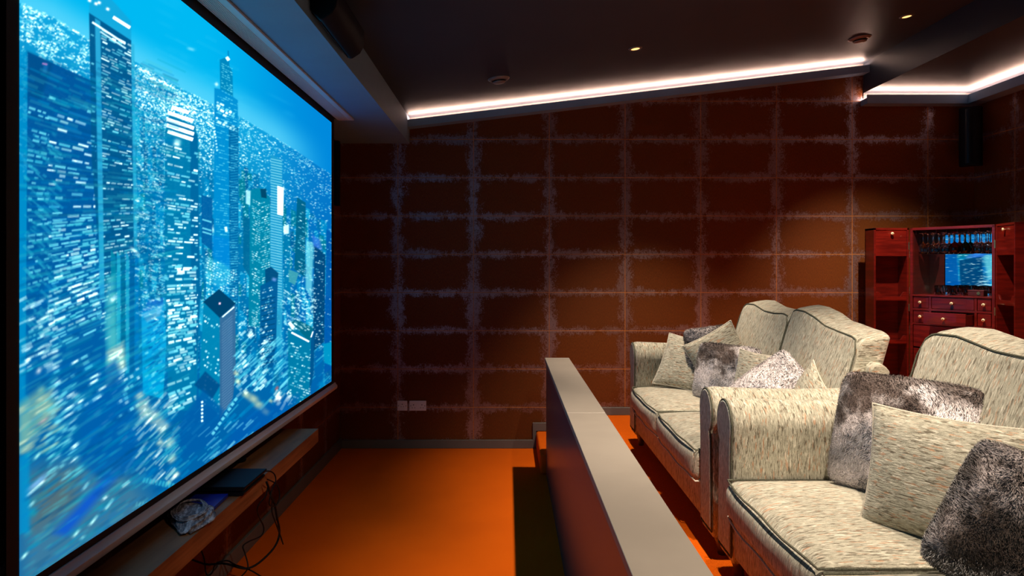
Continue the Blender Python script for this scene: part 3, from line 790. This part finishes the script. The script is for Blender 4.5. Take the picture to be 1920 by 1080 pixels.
# cable bag
gn = 26; vs = []; fs = []
us = np.linspace(0, 2*PI, 40, endpoint=False)
for i in range(gn):
    a = i/(gn-1); y = -.17+.34*a; w = math.sin(PI*min(max(a, .03), .97))**.55
    for j, th in enumerate(us):
        r1 = .075*w*(1+.10*math.sin(5*th+a*9)+.06*math.sin(11*th-a*14)); hh = .017*w*(1+.25*math.sin(7*th+a*11)+.2*math.sin(3*th-a*17))
        vs.append((r1*math.cos(th) + .02*math.sin(a*5), y+.012*math.sin(th*3+a*3), max(0, .016*w+hh*math.sin(th))))
for i in range(gn-1):
    for j in range(40): fs.append((i*40+j, i*40+(j+1) % 40, (i+1)*40+(j+1) % 40, (i+1)*40+j))
fs.append(tuple(range(39, -1, -1))); fs.append(tuple((gn-1)*40+j for j in range(40)))
bag = thing('plastic_bag', 'crumpled clear plastic bag of coiled leads lying on the oak shelf', 'bag', (-1.185, 2.62, SHZ+.001), .35)
link('bag_film', (vs, fs), 'bag', bag, smooth=True)
cl = MB()
for k in range(5):
    cl.tube([(.045*math.cos(a)*(1+.1*k)+.002, .10*math.sin(a)*(1+.03*k), .036-.0015*k+.003*math.sin(3*a+k)) for a in np.linspace(0, 2*PI, 36, endpoint=False)], .0028, 6, True)
link('coiled_lead', cl, 'bag', bag, smooth=True)
bc = MB().box(-.07, .07, -.09, .09, 0, .014)
t = link('disc_case', bc, 'blue_plastic', bevel=.002, loc=(-1.205, 2.78, SHZ+.0005)); t.rotation_euler = (0, 0, .05); tag(t, 'thin blue plastic disc case between the bag and the console', 'disc case')
t.location = (-1.20, 2.765, SHZ+.0005)
def hang(pts, xs):
    """pixel readings placed at the given wall distances"""
    out = []
    for (u, v), X in zip(pts, xs):
        px, py = 260+u/3.858, 800+v/3.858
        Y = X*F/(px-CX); out.append((X, Y, CAMZ-(py-CZ)*Y/F))
    return out
def smooth(pts, n=8):
    P = [Vector(p) for p in pts]; P = [P[0]]+P+[P[-1]]; out = []
    for i in range(1, len(P)-2):
        for k in range(n):
            t = k/n; a, b, c, d = P[i-1], P[i], P[i+1], P[i+2]
            out.append(.5*((2*b)+(c-a)*t+(2*a-5*b+4*c-d)*t*t+(3*b-a-3*c+d)*t**3))
    out.append(P[-2]); return out
cables = [
 ('thick black lead looping from the console down past the shelf and back to the wall', [(925, 400), (950, 470), (985, 570), (1000, 650), (1018, 780), (960, 900), (800, 1022), (620, 990), (490, 995), (370, 955)], [-1.062, -1.058, -1.056, -1.055, -1.06, -1.07, -1.13, -1.24, -1.35, -1.41], .0048),
 ('thin black lead zigzagging below the shelf to the floor', [(935, 430), (920, 500), (875, 555), (858, 600), (870, 650), (905, 730), (885, 790), (800, 830), (755, 865), (770, 920), (790, 1015), (750, 1075), (690, 1120)], [-1.06, -1.06, -1.07, -1.08, -1.09, -1.09, -1.1, -1.12, -1.13, -1.12, -1.10, -1.12, -1.14], .003),
 ('black lead arching out of the console top edge and curling below', [(912, 322), (955, 324), (985, 350), (990, 400), (960, 470), (945, 560), (980, 575), (1008, 545), (1020, 490), (1000, 420), (930, 380)], [-1.075, -1.06, -1.05, -1.045, -1.045, -1.05, -1.048, -1.045, -1.045, -1.05, -1.062], .0030),
 ('thin black lead with a loose end hanging below the console', [(930, 405), (945, 470), (965, 540), (965, 620), (1000, 720), (1045, 850), (1020, 770), (990, 690)], [-1.06, -1.052, -1.05, -1.05, -1.045, -1.04, -1.045, -1.05], .0028),
 ('black lead drooping in a loop on the wall under the shelf', [(450, 885), (475, 960), (490, 1065), (530, 1060), (560, 990), (640, 970), (700, 1000), (790, 1030), (880, 1080), (960, 1130)], [-1.4435, -1.443, -1.42, -1.37, -1.33, -1.28, -1.22, -1.14, -1.10, -1.10], .0032)]
for lab, p, xs, r in cables:
    t = link('cable', MB().tube(smooth(hang(p, xs)), r, 7), 'black_plastic', smooth=True); tag(t, lab, 'cable', 'black leads hanging from the console')

# ------------------------------------------------------------------ sofas
SFX = .90       # front plane of the arms
def build_sofa():
    t = thing('sofa', 'far sage tweed sofa with rolled arms, against the tiled wall end of the platform', 'sofa', (1.33, 4.105, PZ), 0, 'two matching sage tweed sofas in a row')
    ox, oy, oz = t.location
    y0, y1 = 3.05, 5.16          # outer ends
    ai, bi = 3.262, 4.948        # inner faces
    # base
    b = MB().box(SFX+.005-ox, 1.72-ox, ai-.03-oy, bi+.03-oy, .11, .30)
    link('base', b, 'tweed', t, bevel=.025, seg=3)
    # base piping line
    pp = MB().tube([(SFX-.002-ox, ai-oy, .292), (SFX-.002-ox, bi-oy, .292)], .006, 8)
    link('base_piping', pp, 'piping_light', t, smooth=True)['label'] = 'pale piping along the front rail'
    # arms
    sec = [(0, .10), (0, .30), (-.002, .50), (-.012, .58)]
    roll = [(.092+.105*math.cos(a), .352+.018+.272+.0*a + .105*math.sin(a)) for a in np.linspace(PI*1.08, -PI*.30, 18)]
    outer = [(.168, .52), (.172, .40), (.178, .26), (.182, .10)]
    prof = sec[:3] + roll + outer
    prof = [(p[0], p[1]+.0) for p in prof]
    cy = sum(p[0] for p in prof)/len(prof); cz = sum(p[1] for p in prof)/len(prof)
    for s, base_y in ((-1, ai), (1, bi)):
        rings = []
        stations = [(SFX+.0, .90), (SFX+.004, .955), (SFX+.014, .985), (SFX+.03, 1.0)] + [(SFX+.03+q*.9, 1.0) for q in (.1, .2, .3, .4, .5, .6, .7, .8, .9)] + [(1.745, .985), (1.752, .93)]
        for X, sc in stations:
            lift = -.012*math.sin(min(max((X-SFX)/.8, 0), 1)*PI)
            rings.append([(X-ox, base_y-oy + s*(cy+(p[0]-cy)*sc), cz+(p[1]-cz)*(sc if p[1] > .12 else 1) + (lift if p[1] > .5 else 0)) for p in prof])
        n = len(prof); v = [q for R in rings for q in R]; f = []
        for i in range(len(rings)-1):
            for j in range(n): f.append((i*n+j, i*n+(j+1) % n, (i+1)*n+(j+1) % n, (i+1)*n+j))
        f.append(tuple(range(n-1, -1, -1))); f.append(tuple((len(rings)-1)*n+j for j in range(n)))
        arm = link('arm', (v, f), 'tweed_arm', t, smooth=True)
        # front panel with its piping
        ins = [(base_y-oy + s*(cy+(p[0]-cy)*.86), cz+(p[1]-cz)*.93) for p in prof]
        fpn = MB().prism(ins, 'x', SFX-ox-.012, SFX-ox+.004)
        pan = link('arm_front', fpn, 'tweed', arm, bevel=.006)
        link('arm_piping', MB().tube([(SFX-ox-.006, base_y-oy + s*(cy+(p[0]-cy)*.90), cz+(p[1]-cz)*.955) for p in prof], .0040, 7, True), 'piping', arm, smooth=True)
    # seat cushions
    w = (bi-ai)/2
    for k in range(2):
        yc = ai + w*(k+.5)
        hx, hy, hz = (1.50-.862)/2, w/2-.004, .077
        P, A, Fc = rbox(hx, hy, hz, .045, 22)
        x, y, z = A[:, 0], A[:, 1], A[:, 2]
        P[:, 2] += np.where(z > 0, (1-np.clip(np.abs(x), 0, 1)**3)*(1-np.abs(y)**3)*.030, 0)*np.clip(P[:, 2]/hz, 0, 1)
        P[:, 0] -= (1-np.abs(y)**4)*(1-z*z)*.014*(x < -.5)
        P[:, 2] += vnoise(P, 9, k)*.004
        P[:, 0] += vnoise(P, 12, k+5)*.003
        P += np.array([(1.50+.862)/2-ox, yc-oy, .362])
        cu = link('seat_cushion', (P, Fc), 'tweed', t, smooth=True)
        for zz, mt in ((.362+.073, 'piping'), (.362-.072, 'piping_light')):
            pth = []
            for (ax_, ay_) in [(-1, -1)]+[(-1, q) for q in np.linspace(-.9, .9, 9)]+[(-1, 1), (1, 1), (1, -1)]:
                pth.append(((1.50+.862)/2-ox+ax_*(hx-.010)-(.012*(1-ay_**4) if ax_ < 0 and abs(ay_) < 1 else 0), yc-oy+ay_*(hy-.012), zz+.004*math.sin(ay_*7+k)))
            link('piping', MB().tube(pth, .0042, 7, True), mt, cu, smooth=True)
    # back cushions
    drops = {1: ([0, .08, .25, .5, .72, .88, 1], [.300, .258, .254, .284, .288, .280, .292]),
             0: ([0, .05, .2, .38, .55, .75, .92, 1], [.275, .247, .249, .272, .305, .320, .330, .350])}
    for k in range(2):
        yc = ai + w*(k+.5)
        hx, hy, hz = .080, w/2-.002, .5
        P, A, Fc = rbox(hx, hy, hz, .030, 26)
        x, y, z = A[:, 0], A[:, 1], A[:, 2]
        tt = (1-P[:, 1]/hy)/2                      # 0 at the far end
        top = CAMZ - np.interp(tt, *drops[k]) - PZ
        zb = .40
        zt = (P[:, 2]+hz)/(2*hz)
        P[:, 2] = zb + zt*(top-zb)
        P[:, 0] += 1.49 + .175*(P[:, 2]-zb)/.6 + hx - .02
        P[:, 0] -= np.where(x < 0, .030*(1-y**2)*np.sin(np.clip(zt, 0, 1)*PI), 0)*(x <= -.99)
        P[:, 2] += np.where(z > .5, .028*(x+1)/2*(1-.3*x*x), 0)
        P[:, 0] += vnoise(P, 8, k+3)*.004; P[:, 2] += vnoise(P, 8, k+13)*.004*zt
        P += np.array([-ox, yc-oy, 0])
        bk = link('back_cushion', (P, Fc), 'tweed', t, smooth=True)
        pth = []
        for q in np.linspace(0, 1, 30):
            topq = CAMZ-np.interp(q, *drops[k])-PZ-.006
            yq = yc-oy + hy*(1-2*q)*.985
            pth.append((1.49+.175*(topq-zb)/.6-.018-ox, yq, topq))
        e0, e1 = pth[0], pth[-1]
        low = lambda p, zq: (1.49+.175*(zq-zb)/.6-.018-ox, p[1], zq)
        pth = [low(e0, .45), low(e0, .6), low(e0, e0[2]-.05)] + pth[1:-1] + [low(e1, e1[2]-.05), low(e1, .6), low(e1, .45)]
        link('piping', MB().tube(pth, .0040, 7), 'piping', bk, smooth=True)
    # back frame behind the cushions
    bf = MB()
    ys = np.linspace(ai-.05, bi+.05, 24); v = []; f = []
    for y_ in ys:
        q = (y_-ai)/(bi-ai); h = .835+.075*math.sin(min(max(q, 0), 1)*PI)**.5
        for X, Z in ((1.60, .12), (1.66, h-.02), (1.68, h), (1.725, h-.006), (1.745, h-.03), (1.73, .12)): v.append((X-ox, y_-oy, Z))
    for i in range(len(ys)-1):
        for j in range(6): f.append((i*6+j, i*6+(j+1) % 6, (i+1)*6+(j+1) % 6, (i+1)*6+j))
    f.append((5, 4, 3, 2, 1, 0)); f.append(tuple((len(ys)-1)*6+j for j in range(6)))
    link('back_frame', (v, f), 'tweed', t, smooth=False, bevel=.006)
    for X in (SFX+.06, 1.68):
        for y_ in (y0+.10, y1-.10):
            link('foot', MB().lathe([(.018, 0), (.022, .008), (.020, .03), (.030, .055), (.036, .075), (.030, .09), (.034, .104), (.034, .112)], (X-ox, y_-oy, 0), 18), 'foot', t, smooth=True)
    return t
sofa1 = build_sofa()
sofa2 = copy_tree(sofa1); sofa2.location.y -= 2.14
sofa2['label'] = 'near sage tweed sofa with rolled arms, cut by the right edge of the photo'

# ------------------------------------------------------------------ pillows
def basis(c00, c10, c01):
    """corners BL, BR, TL in the world -> matrix with x along the width, y up the pillow, z out of its face"""
    c00, c10, c01 = map(Vector, (c00, c10, c01))
    x = (c10-c00); y = (c01-c00); w, h = x.length, y.length
    x.normalize(); z = x.cross(y).normalized(); y2 = z.cross(x)
    m = Matrix((x, y2, z)).transposed()
    return m, (c00 + c10)/2 + y2*h/2, w, h
def pillow_mesh(w, h, T, n=30, conc=.07, seed=0, wr=.006, rnd=0.0):
    u = np.linspace(-1, 1, n); U, Vv = np.meshgrid(u, u)
    U = np.sin(U*PI/2)*.5+U*.5; Vv = np.sin(Vv*PI/2)*.5+Vv*.5
    X = w/2*U*(1-conc*(1-Vv**2)); Y = h/2*Vv*(1-conc*(1-U**2))
    X = X*(1-rnd*np.abs(U)**4*np.abs(Vv)**4); Y = Y*(1-rnd*np.abs(U)**4*np.abs(Vv)**4)
    prof = (np.clip(1-np.abs(U)**2.2, 0, 1)**.55*np.clip(1-np.abs(Vv)**2.2, 0, 1)**.55)
    out = []; 
    for sg in (1, -1):
        Z = sg*T/2*prof
        P = np.stack([X, Y, Z], -1).reshape(-1, 3)
        k = (prof.reshape(-1) > 1e-6)
        d = vnoise(P, 22, seed+sg)*wr + vnoise(P, 60, seed+7+sg)*wr*.35
        P[:, 2] += d*k*np.clip(prof.reshape(-1)*2, 0, 1)
        out.append(P)
    bend = vnoise(out[0]*np.array([1, 1, 0]), 6, seed+31)*.012
    out[0][:, 2] += bend; out[1][:, 2] += bend
    V = np.concatenate(out); F_ = []
    N_ = n*n; idx = np.arange(2*N_)
    for i in range(n):
        for j in range(n):
            if i in (0, n-1) or j in (0, n-1): idx[N_+i*n+j] = i*n+j
    for i in range(n-1):
        for j in range(n-1):
            a, b, c, d = i*n+j, i*n+j+1, (i+1)*n+j+1, (i+1)*n+j
            F_.append((a, b, c, d)); F_.append(tuple(int(idx[N_+q]) for q in (d, c, b, a)))
    edge = [V[j] for j in range(n)] + [V[i*n+n-1] for i in range(1, n)] + [V[(n-1)*n+j] for j in range(n-2, -1, -1)] + [V[i*n] for i in range(n-2, 0, -1)]
    used = sorted({q for f in F_ for q in f}); mp = {q: i for i, q in enumerate(used)}
    return V[used], [tuple(mp[q] for q in f) for f in F_], edge
def set_rot(o, m, loc):
    o.rotation_mode = 'QUATERNION'; o.rotation_quaternion = m.to_quaternion(); o.location = loc
def tweed_pillow(label, bl, br_, tl, T=.15, seed=0, back=None):
    m, c, w, h = basis(bl, br_, tl)
    t = thing('tweed_cushion', label, 'cushion', c, 0, 'sage tweed scatter cushions on the sofas')
    set_rot(t, m, c)
    V_, F_, edge = pillow_mesh(w, h, T, seed=seed)
    link('cover', (V_, F_), 'tweed_pillow', t, smooth=True)
    link('piping', MB().tube(edge, .0042, 6, True), 'piping_light', t, smooth=True)
    return t
def fur_pillow(label, bl, br_, tl, mat, T=.14, seed=0, n=26000, ln=.020, wd=.0016):
    m, c, w, h = basis(bl, br_, tl)
    V_, F_, edge = pillow_mesh(w, h, T, seed=seed, wr=.004, conc=.05, rnd=.10)
    V_ = np.array(V_); Fa = np.array(F_)
    r = np.random.default_rng(seed+100)
    A_, B_, C_, D_ = (V_[Fa[:, i]] for i in range(4))
    nr_ = np.cross(C_-A_, D_-B_); ar = np.linalg.norm(nr_, axis=1)+1e-12; nr_ /= ar[:, None]
    pick = r.choice(len(Fa), n, p=ar/ar.sum()); s, q = r.random(n)[:, None], r.random(n)[:, None]
    P = (A_[pick]*(1-s)+B_[pick]*s)*(1-q)+(D_[pick]*(1-s)+C_[pick]*s)*q
    Nn = nr_[pick]
    # combing direction varies slowly, giving the swirls
    nv = lambda f, o: np.array([tuple(mnoise.noise_vector(Vector(p)*f+Vector((o, o, o)))) for p in P])
    d = nv(5.5, seed*3.1)*1.6 + nv(20, seed*1.7)*.45 + np.array([0, -.15, 0]) + r.normal(size=(n, 3))*.20
    d -= Nn*np.sum(d*Nn, 1, keepdims=True)
    d /= np.maximum(np.linalg.norm(d, axis=1, keepdims=True), .35)
    L_ = ln*r.uniform(.6, 1.15, (n, 1))
    side = np.cross(Nn, d); side /= np.linalg.norm(side, axis=1, keepdims=True)+1e-9
    ro = r.random((n, 1))*6.28; side = side*np.cos(ro)+Nn*np.sin(ro)*.25
    p0 = P; p1 = P+Nn*L_*.50+d*L_*.28; p2 = P+Nn*L_*.62+d*L_*.85
    W = wd*r.uniform(.7, 1.3, (n, 1))
    bv = np.stack([p0-side*W, p0+side*W, p1+side*W*.8, p1-side*W*.8, p2], 1).reshape(-1, 3)
    off = len(V_); base_i = off+np.arange(n)*5
    fq = np.stack([base_i, base_i+1, base_i+2, base_i+3], 1); ft = np.stack([base_i+3, base_i+2, base_i+4], 1)
    allv = np.concatenate([V_, bv])
    me = bpy.data.meshes.new('fur_cushion')
    me.vertices.add(len(allv)); me.vertices.foreach_set('co', allv.astype(np.float32).ravel())
    loops = np.concatenate([Fa.ravel(), fq.ravel(), ft.ravel()]).astype(np.int32)
    me.loops.add(len(loops)); me.loops.foreach_set('vertex_index', loops)
    starts = np.concatenate([np.arange(len(Fa))*4, len(Fa)*4+np.arange(n)*4, len(Fa)*4+n*4+np.arange(n)*3]).astype(np.int32)
    me.polygons.add(len(starts)); me.polygons.foreach_set('loop_start', starts)
    me.update(calc_edges=True)
    me.polygons.foreach_set('use_smooth', [True]*len(starts)); me.materials.append(MAT[mat])
    # soft shading: blades take the normal of the skin they grow from
    ns = np.zeros((len(allv), 3)); 
    for i in range(4): np.add.at(ns, Fa[:, i], nr_)
    ns[off:] = np.repeat(Nn*.9+d*.30, 5, axis=0)
    ns /= np.linalg.norm(ns, axis=1, keepdims=True)+1e-9
    me.normals_split_custom_set_from_vertices([tuple(v) for v in ns])
    o = bpy.data.objects.new('fur_cushion', me); COL.objects.link(o); set_rot(o, m, c)
    tag(o, label, 'cushion', 'fur scatter cushions on the sofas'); return o
fur_pillow('large grey and brown fur cushion standing behind the tweed cushion on the near sofa', (1.21, 2.71, .745), (1.49, 2.26, .745), (1.335, 2.76, 1.175), 'fur_grey', T=.15, seed=3, n=75000, ln=.0125, wd=.0009)
tweed_pillow('large sage tweed cushion leaning on the fur cushion of the near sofa', (1.145, 2.30, .735), (1.43, 1.89, .735), (1.235, 2.32, 1.115), T=.16, seed=5)
fur_pillow('dark brown fur cushion in the bottom right corner on the near sofa', (1.08, 1.88, .80), (1.25, 1.50, .72), (1.32, 1.76, 1.07), 'fur_dark', T=.17, seed=9, n=75000, ln=.0125, wd=.0009)
# far sofa
tweed_pillow('sage tweed cushion at the far arm of the far sofa, half under dark fur', (.985, 4.80, .775), (1.285, 4.55, .735), (1.155, 4.90, 1.10), T=.12, seed=12)
fur_pillow('dark grey fur cushion at the back of the far sofa, nearest the tiled wall', (1.19, 4.66, .80), (1.50, 4.50, .86), (1.22, 4.74, 1.15), 'fur_dark', T=.10, seed=14, n=22000, ln=.013, wd=.0014)
tweed_pillow('sage tweed cushion tilted corner up between the dark and grey fur cushions', (1.28, 4.50, .76), (1.56, 4.38, .94), (1.18, 4.58, 1.07), T=.12, seed=15)
fur_pillow('pale grey and brown fur cushion slumped on the middle of the far sofa seat', (1.155, 4.46, .745), (1.42, 4.04, .745), (1.27, 4.44, 1.09), 'fur_grey', T=.12, seed=17, n=26000, ln=.013, wd=.0013)
tweed_pillow('small shaded sage tweed cushion wedged between two grey fur cushions', (1.27, 4.07, .745), (1.40, 3.72, .745), (1.36, 4.09, 1.09), T=.10, seed=19)
fur_pillow('pale silvery fur cushion tilted corner up beside the last tweed cushion', (1.16, 3.82, .89), (1.22, 3.58, .75), (1.42, 3.90, 1.20), 'fur_pale', T=.11, seed=21, n=26000, ln=.013, wd=.0013)
tweed_pillow('sage tweed cushion at the near end of the far sofa, behind its rolled arm', (1.43, 3.70, .84), (1.40, 3.45, .715), (1.545, 3.56, 1.10), T=.11, seed=23)

# ------------------------------------------------------------------ drinks cabinet
CW = .611; CH = 1.596; CD = .36
hl = Vector((3.267, 5.72, 0)); ang = math.atan2(-.511, .335) + math.radians(.7)
cab = thing('drinks_cabinet', 'open red mahogany drinks cabinet in the back right corner', 'cabinet', (hl.x, hl.y, PZ), ang)
def z_(w): return w-PZ
fr = MB()
fr.box(0, .022, 0, CD, .06, CH); fr.box(CW-.022, CW, 0, CD, .06, CH)
fr.box(0, CW, 0, CD, CH-.022, CH); fr.box(0, CW, 0, CD, .05, .09)
fr.box(0, CW, CD-.03, CD, .06, CH)
body = link('carcass', fr, 'mahogany', cab, bevel=.003)
link('plinth', MB().box(.01, CW-.01, .02, CD-.02, 0, .06), 'mahogany_dark', cab, bevel=.003)
ct = 1.343-PZ
link('counter', MB().box(.020, CW-.020, -.004, .32, ct-.014, ct), 'mahogany_h', cab, bevel=.003)
link('mirror', MB().box(.024, CW-.024, .268, .272, ct+.001, CH-.03), 'mirror', cab)['label'] = 'mirror at the back of the cabinet'
for a_, b_ in ((.0225, .0245), (CW-.0245, CW-.0225)): link('side_lining', MB().box(a_, b_, .012, .267, ct+.001, CH-.03), 'mahogany_dark', cab)
r1 = (1.236-PZ, 1.327-PZ); r2 = (1.120-PZ, 1.214-PZ)
cols_ = [(.026, .142), (.166, .470), (.492, CW-.026)]
rails = MB()
rails.box(.022, CW-.022, 0, .30, r1[0]-.020, r1[0]-.002); rails.box(.022, CW-.022, 0, .30, r2[0]-.018, r2[0]-.002)
for a_, b_ in ((.144, .164), (.472, .490)): rails.box(a_, b_, 0.0006, .30, r2[0]-.002, r1[1]+.001)
link('divider', rails, 'mahogany', cab, bevel=.0015)
def knob(par, x, y, z):
    k = link('knob', MB().lathe([(.004, .0), (.005, -.008), (.010, -.012), (.0125, -.017), (.011, -.022), (.004, -.023)], (x, y, z), 16, 'y'), 'ivory', par, smooth=True)
    link('knob_screw', MB().lathe([(.0035, -.0225), (.0035, -.0245)], (x, y, z), 10, 'y'), 'dark', k)
    return k
def drawer(x0, x1, z0, z1, out=0.0, knobs=(.5,)):
    mb = MB().box(x0+.001, x1-.001, .003-out, .018-out, z0+.001, z1-.001)
    if out or True:
        mb.box(x0+.004, x0+.012, .018-out, .26-out, z0+.006, z1-.012); mb.box(x1-.012, x1-.004, .018-out, .26-out, z0+.006, z1-.012)
        mb.box(x0+.004, x1-.004, .018-out, .26-out, z0+.004, z0+.009)
    d_ = link('drawer', mb, 'mahogany_h', cab, bevel=.0015)
    for q in knobs: knob(d_, x0+(x1-x0)*q, .003-out, (z0+z1)/2)
    return d_
for (a_, b_) in cols_: drawer(a_, b_, *r1)
drawer(*cols_[0], *r2); drawer(*cols_[2], *r2)
drawer(cols_[1][0], cols_[1][1], *r2, out=.135)['label'] = 'middle drawer pulled out'
zt_ = r2[0]-.020
for k in range(4):
    h_ = .185; drawer(.026, CW-.026, zt_-h_*(k+1)+.008, zt_-h_*k-.002, knobs=(.25, .75))
# door boxes with bottle compartments
def door(hx, hy, rz, mir, nm='door'):
    DWd, DD = .285, .147
    # local x runs from hinge to free edge, local y from the open face to the outer skin
    d0 = bpy.data.objects.new
    mb = MB(); sx = -1 if mir else 1
    def bx(o, x0, x1, y0, y1, z0, z1):
        a, b = sorted((x0*sx, x1*sx)); return o.box(a, b, y0, y1, z0, z1)
    z0, z1 = .06, CH
    bx(mb, 0, .016, 0, DD, z0, z1); bx(mb, DWd-.016, DWd, 0, DD, z0, z1)
    bx(mb, .0, DWd, 0, DD, z1-.018, z1); bx(mb, 0, DWd, 0, DD, z0, z0+.02)
    bx(mb, 0, DWd, DD-.012, DD, z0, z1)
    for zz in (1.290-PZ-.0, .938-PZ, .60-PZ): bx(mb, .016, DWd-.016, .004, DD-.012, zz, zz+.012)
    dr = link(nm, mb, 'mahogany', cab, bevel=.002)
    dr.location = (hx, hy, 0); dr.rotation_euler = (0, 0, rz)
    f2 = MB(); bx(f2, .0175, DWd-.0175, .004, .016, 1.652-PZ, 1.862-PZ)
    fl = link('flap', f2, 'mahogany_h', dr, bevel=.002)
    knob(fl, sx*DWd*.5, .004, 1.836-PZ)
    for zz in (1.297, .944, .606):
        rl = MB(); n_ = 24; top = []
        for i in range(n_+1):
            s_ = i/n_; e_ = min(s_, 1-s_)*(DWd-.034)
            h_ = .028 + (.034 if e_ < .030 else (.034*max(0, 1-(e_-.030)/.016)**.6 if e_ < .046 else 0)) - (.008*math.sin(e_/.03*PI) if e_ < .03 else 0)*-1*.4
            top.append((sx*(.017+s_*(DWd-.034)), zz-PZ+h_))
        pl = [(top[-1][0], zz-PZ), (top[0][0], zz-PZ)][::1]
        poly_ = [(top[0][0], zz-PZ)] + top + [(top[-1][0], zz-PZ)]
        link('rail', MB().prism(poly_, 'y', .002, .014), 'mahogany_h', dr, bevel=.0015)
    return dr
# left door parallel to the back wall, right door swung towards the viewer
door(-.004, -.004, PI-ang - PI, True)
wr = math.atan2(-.23, -.047)
door(CW+.004, -.004, wr-ang + 0*PI, False)
for x0_ in (-.006, CW-.002):
    for zz in (1.45, .95, .30): link('brass_hinge', MB().box(x0_, x0_+.008, -.010, -.001, zz-.03, zz+.03), 'brass', cab)
# glass rack under the top
rk = MB()
for k in range(8): 
    x = .035+k*.0765; rk.box(x, x+.006, .02, .262, 1.831-PZ, 1.836-PZ).box(x+.002, x+.004, .02, .262, 1.836-PZ, CH-.022)
link('glass_rack', rk, 'mahogany_dark', cab)
def cabw(x, y, z):
    """a point of the cabinet, in the world"""
    return Vector((hl.x + x*math.cos(ang)-y*math.sin(ang), hl.y + x*math.sin(ang)+y*math.cos(ang), z))
def stem_glass(name, mat, br, bh, st):
    # hangs upside down: z=0 is the foot, bowl opens downwards
    out = [(.0, 0), (.030, 0), (.031, -.002), (.008, -.005), (.0035, -.012), (.0035, -st), (.010, -st-.006), (br*.75, -st-.020), (br, -st-.040), (br*.98, -st-bh*.8), (br*.86, -st-bh)]
    inn = [(br*.83, -st-bh), (br*.94, -st-bh*.8), (br*.96, -st-.041), (br*.70, -st-.023), (.0, -st-.012)]
    return link(name, MB().lathe([(max(r, .0004), h) for r, h in out+inn], (0, 0, 0), 20), mat, smooth=True)
protos = {'clear': stem_glass('wine_glass', 'glass', .036, .088, .078), 'red': stem_glass('wine_glass', 'glass_red', .040, .088, .074), 'green': stem_glass('wine_glass', 'glass_green', .036, .090, .076)}
used = {}
GZ = 1.838
cols2 = [.078, .158, .236, .313, .390, .467, .545]
pos_words = ['at the far left', 'second from the left', 'third from the left', 'in the middle', 'just right of the middle', 'second from the right', 'at the far right']
row_words = ['front row', 'middle row', 'back row']
for j, x in enumerate(cols2):
    for k, y in enumerate((.055, .135, .212)):
        kind = 'red' if (j == 3 and k < 2) else ('green' if (j == 4 and k < 2) else 'clear')
        o = protos[kind] if kind not in used else protos[kind].copy()
        if kind in used: COL.objects.link(o)
        used[kind] = 1
        o.location = cabw(x, y, GZ)
        tag(o, '%s stemmed glass hanging in the %s, %s of the rack' % (kind, row_words[k], pos_words[j]), 'glass', 'stemmed glasses hanging in the cabinet')
tm = MB().lathe([(.0005, 0), (.026, 0), (.029, .004), (.031, .072), (.029, .072), (.027, .012), (.0005, .012)], (0, 0, 0), 20)
tum = link('tumbler', tm, 'glass', smooth=True)
tp = [(.130, .20, 'tumbler at the left of the counter, by the mirror edge'), (.185, .12, 'tumbler standing in front, left of centre on the counter'), (.225, .20, 'tumbler by the mirror, left of centre on the counter'), (.280, .11, 'tumbler in the front middle of the counter'), (.325, .20, 'tumbler by the mirror in the middle of the counter'), (.370, .12, 'tumbler in front, left of the dark wooden box'), (.440, .21, 'tumbler behind the dark wooden box'), (.550, .16, 'tumbler at the right end of the counter'), (.20, .045, 'tumbler at the very front of the counter, left of centre')]
for i, (x, y, lab) in enumerate(tp):
    o = tum if i == 0 else tum.copy()
    if i: COL.objects.link(o)
    o.location = cabw(x, y, 1.3435); tag(o, 'short clear '+lab, 'glass', 'short tumblers on the cabinet counter')
bxw = link('wooden_box', MB().box(-.055, .055, -.035, .035, 0, .042).box(-.057, .057, -.037, .037, .034, .046), 'mahogany_dark', bevel=.003)
bxw.location = cabw(.465, .075, 1.3435); bxw.rotation_euler = (0, 0, ang); tag(bxw, 'low dark wooden box on the counter among the tumblers', 'box')
lt = link('emblem', MB().lathe([(.012, 0), (.012, -.002)], (.02, -.037, .022), 16, 'y'), 'brass', bxw)

# ------------------------------------------------------------------ camera, world, view
w = bpy.data.worlds.new('dim'); scene.world = w; w.use_nodes = True
w.node_tree.nodes['Background'].inputs[0].default_value = (.02, .015, .012, 1); w.node_tree.nodes['Background'].inputs[1].default_value = .2
cam = bpy.data.cameras.new('camera'); co = bpy.data.objects.new('camera', cam); COL.objects.link(co)
co.location = (0, 0, CAMZ); co.rotation_euler = (PI/2, 0, 0)
cam.sensor_width = 36; cam.lens = F/1920*36
cam.shift_x = (960-CX)/1920; cam.shift_y = -(540-CZ)/1920
cam.clip_start = .05
scene.camera = co
vs_ = scene.view_settings
vs_.view_transform = 'Standard'; vs_.look = 'None'; vs_.gamma = 1; vs_.exposure = 0; vs_.use_curve_mapping = False
scene.cycles.max_bounces = 10; scene.cycles.transmission_bounces = 10; scene.cycles.glossy_bounces = 6
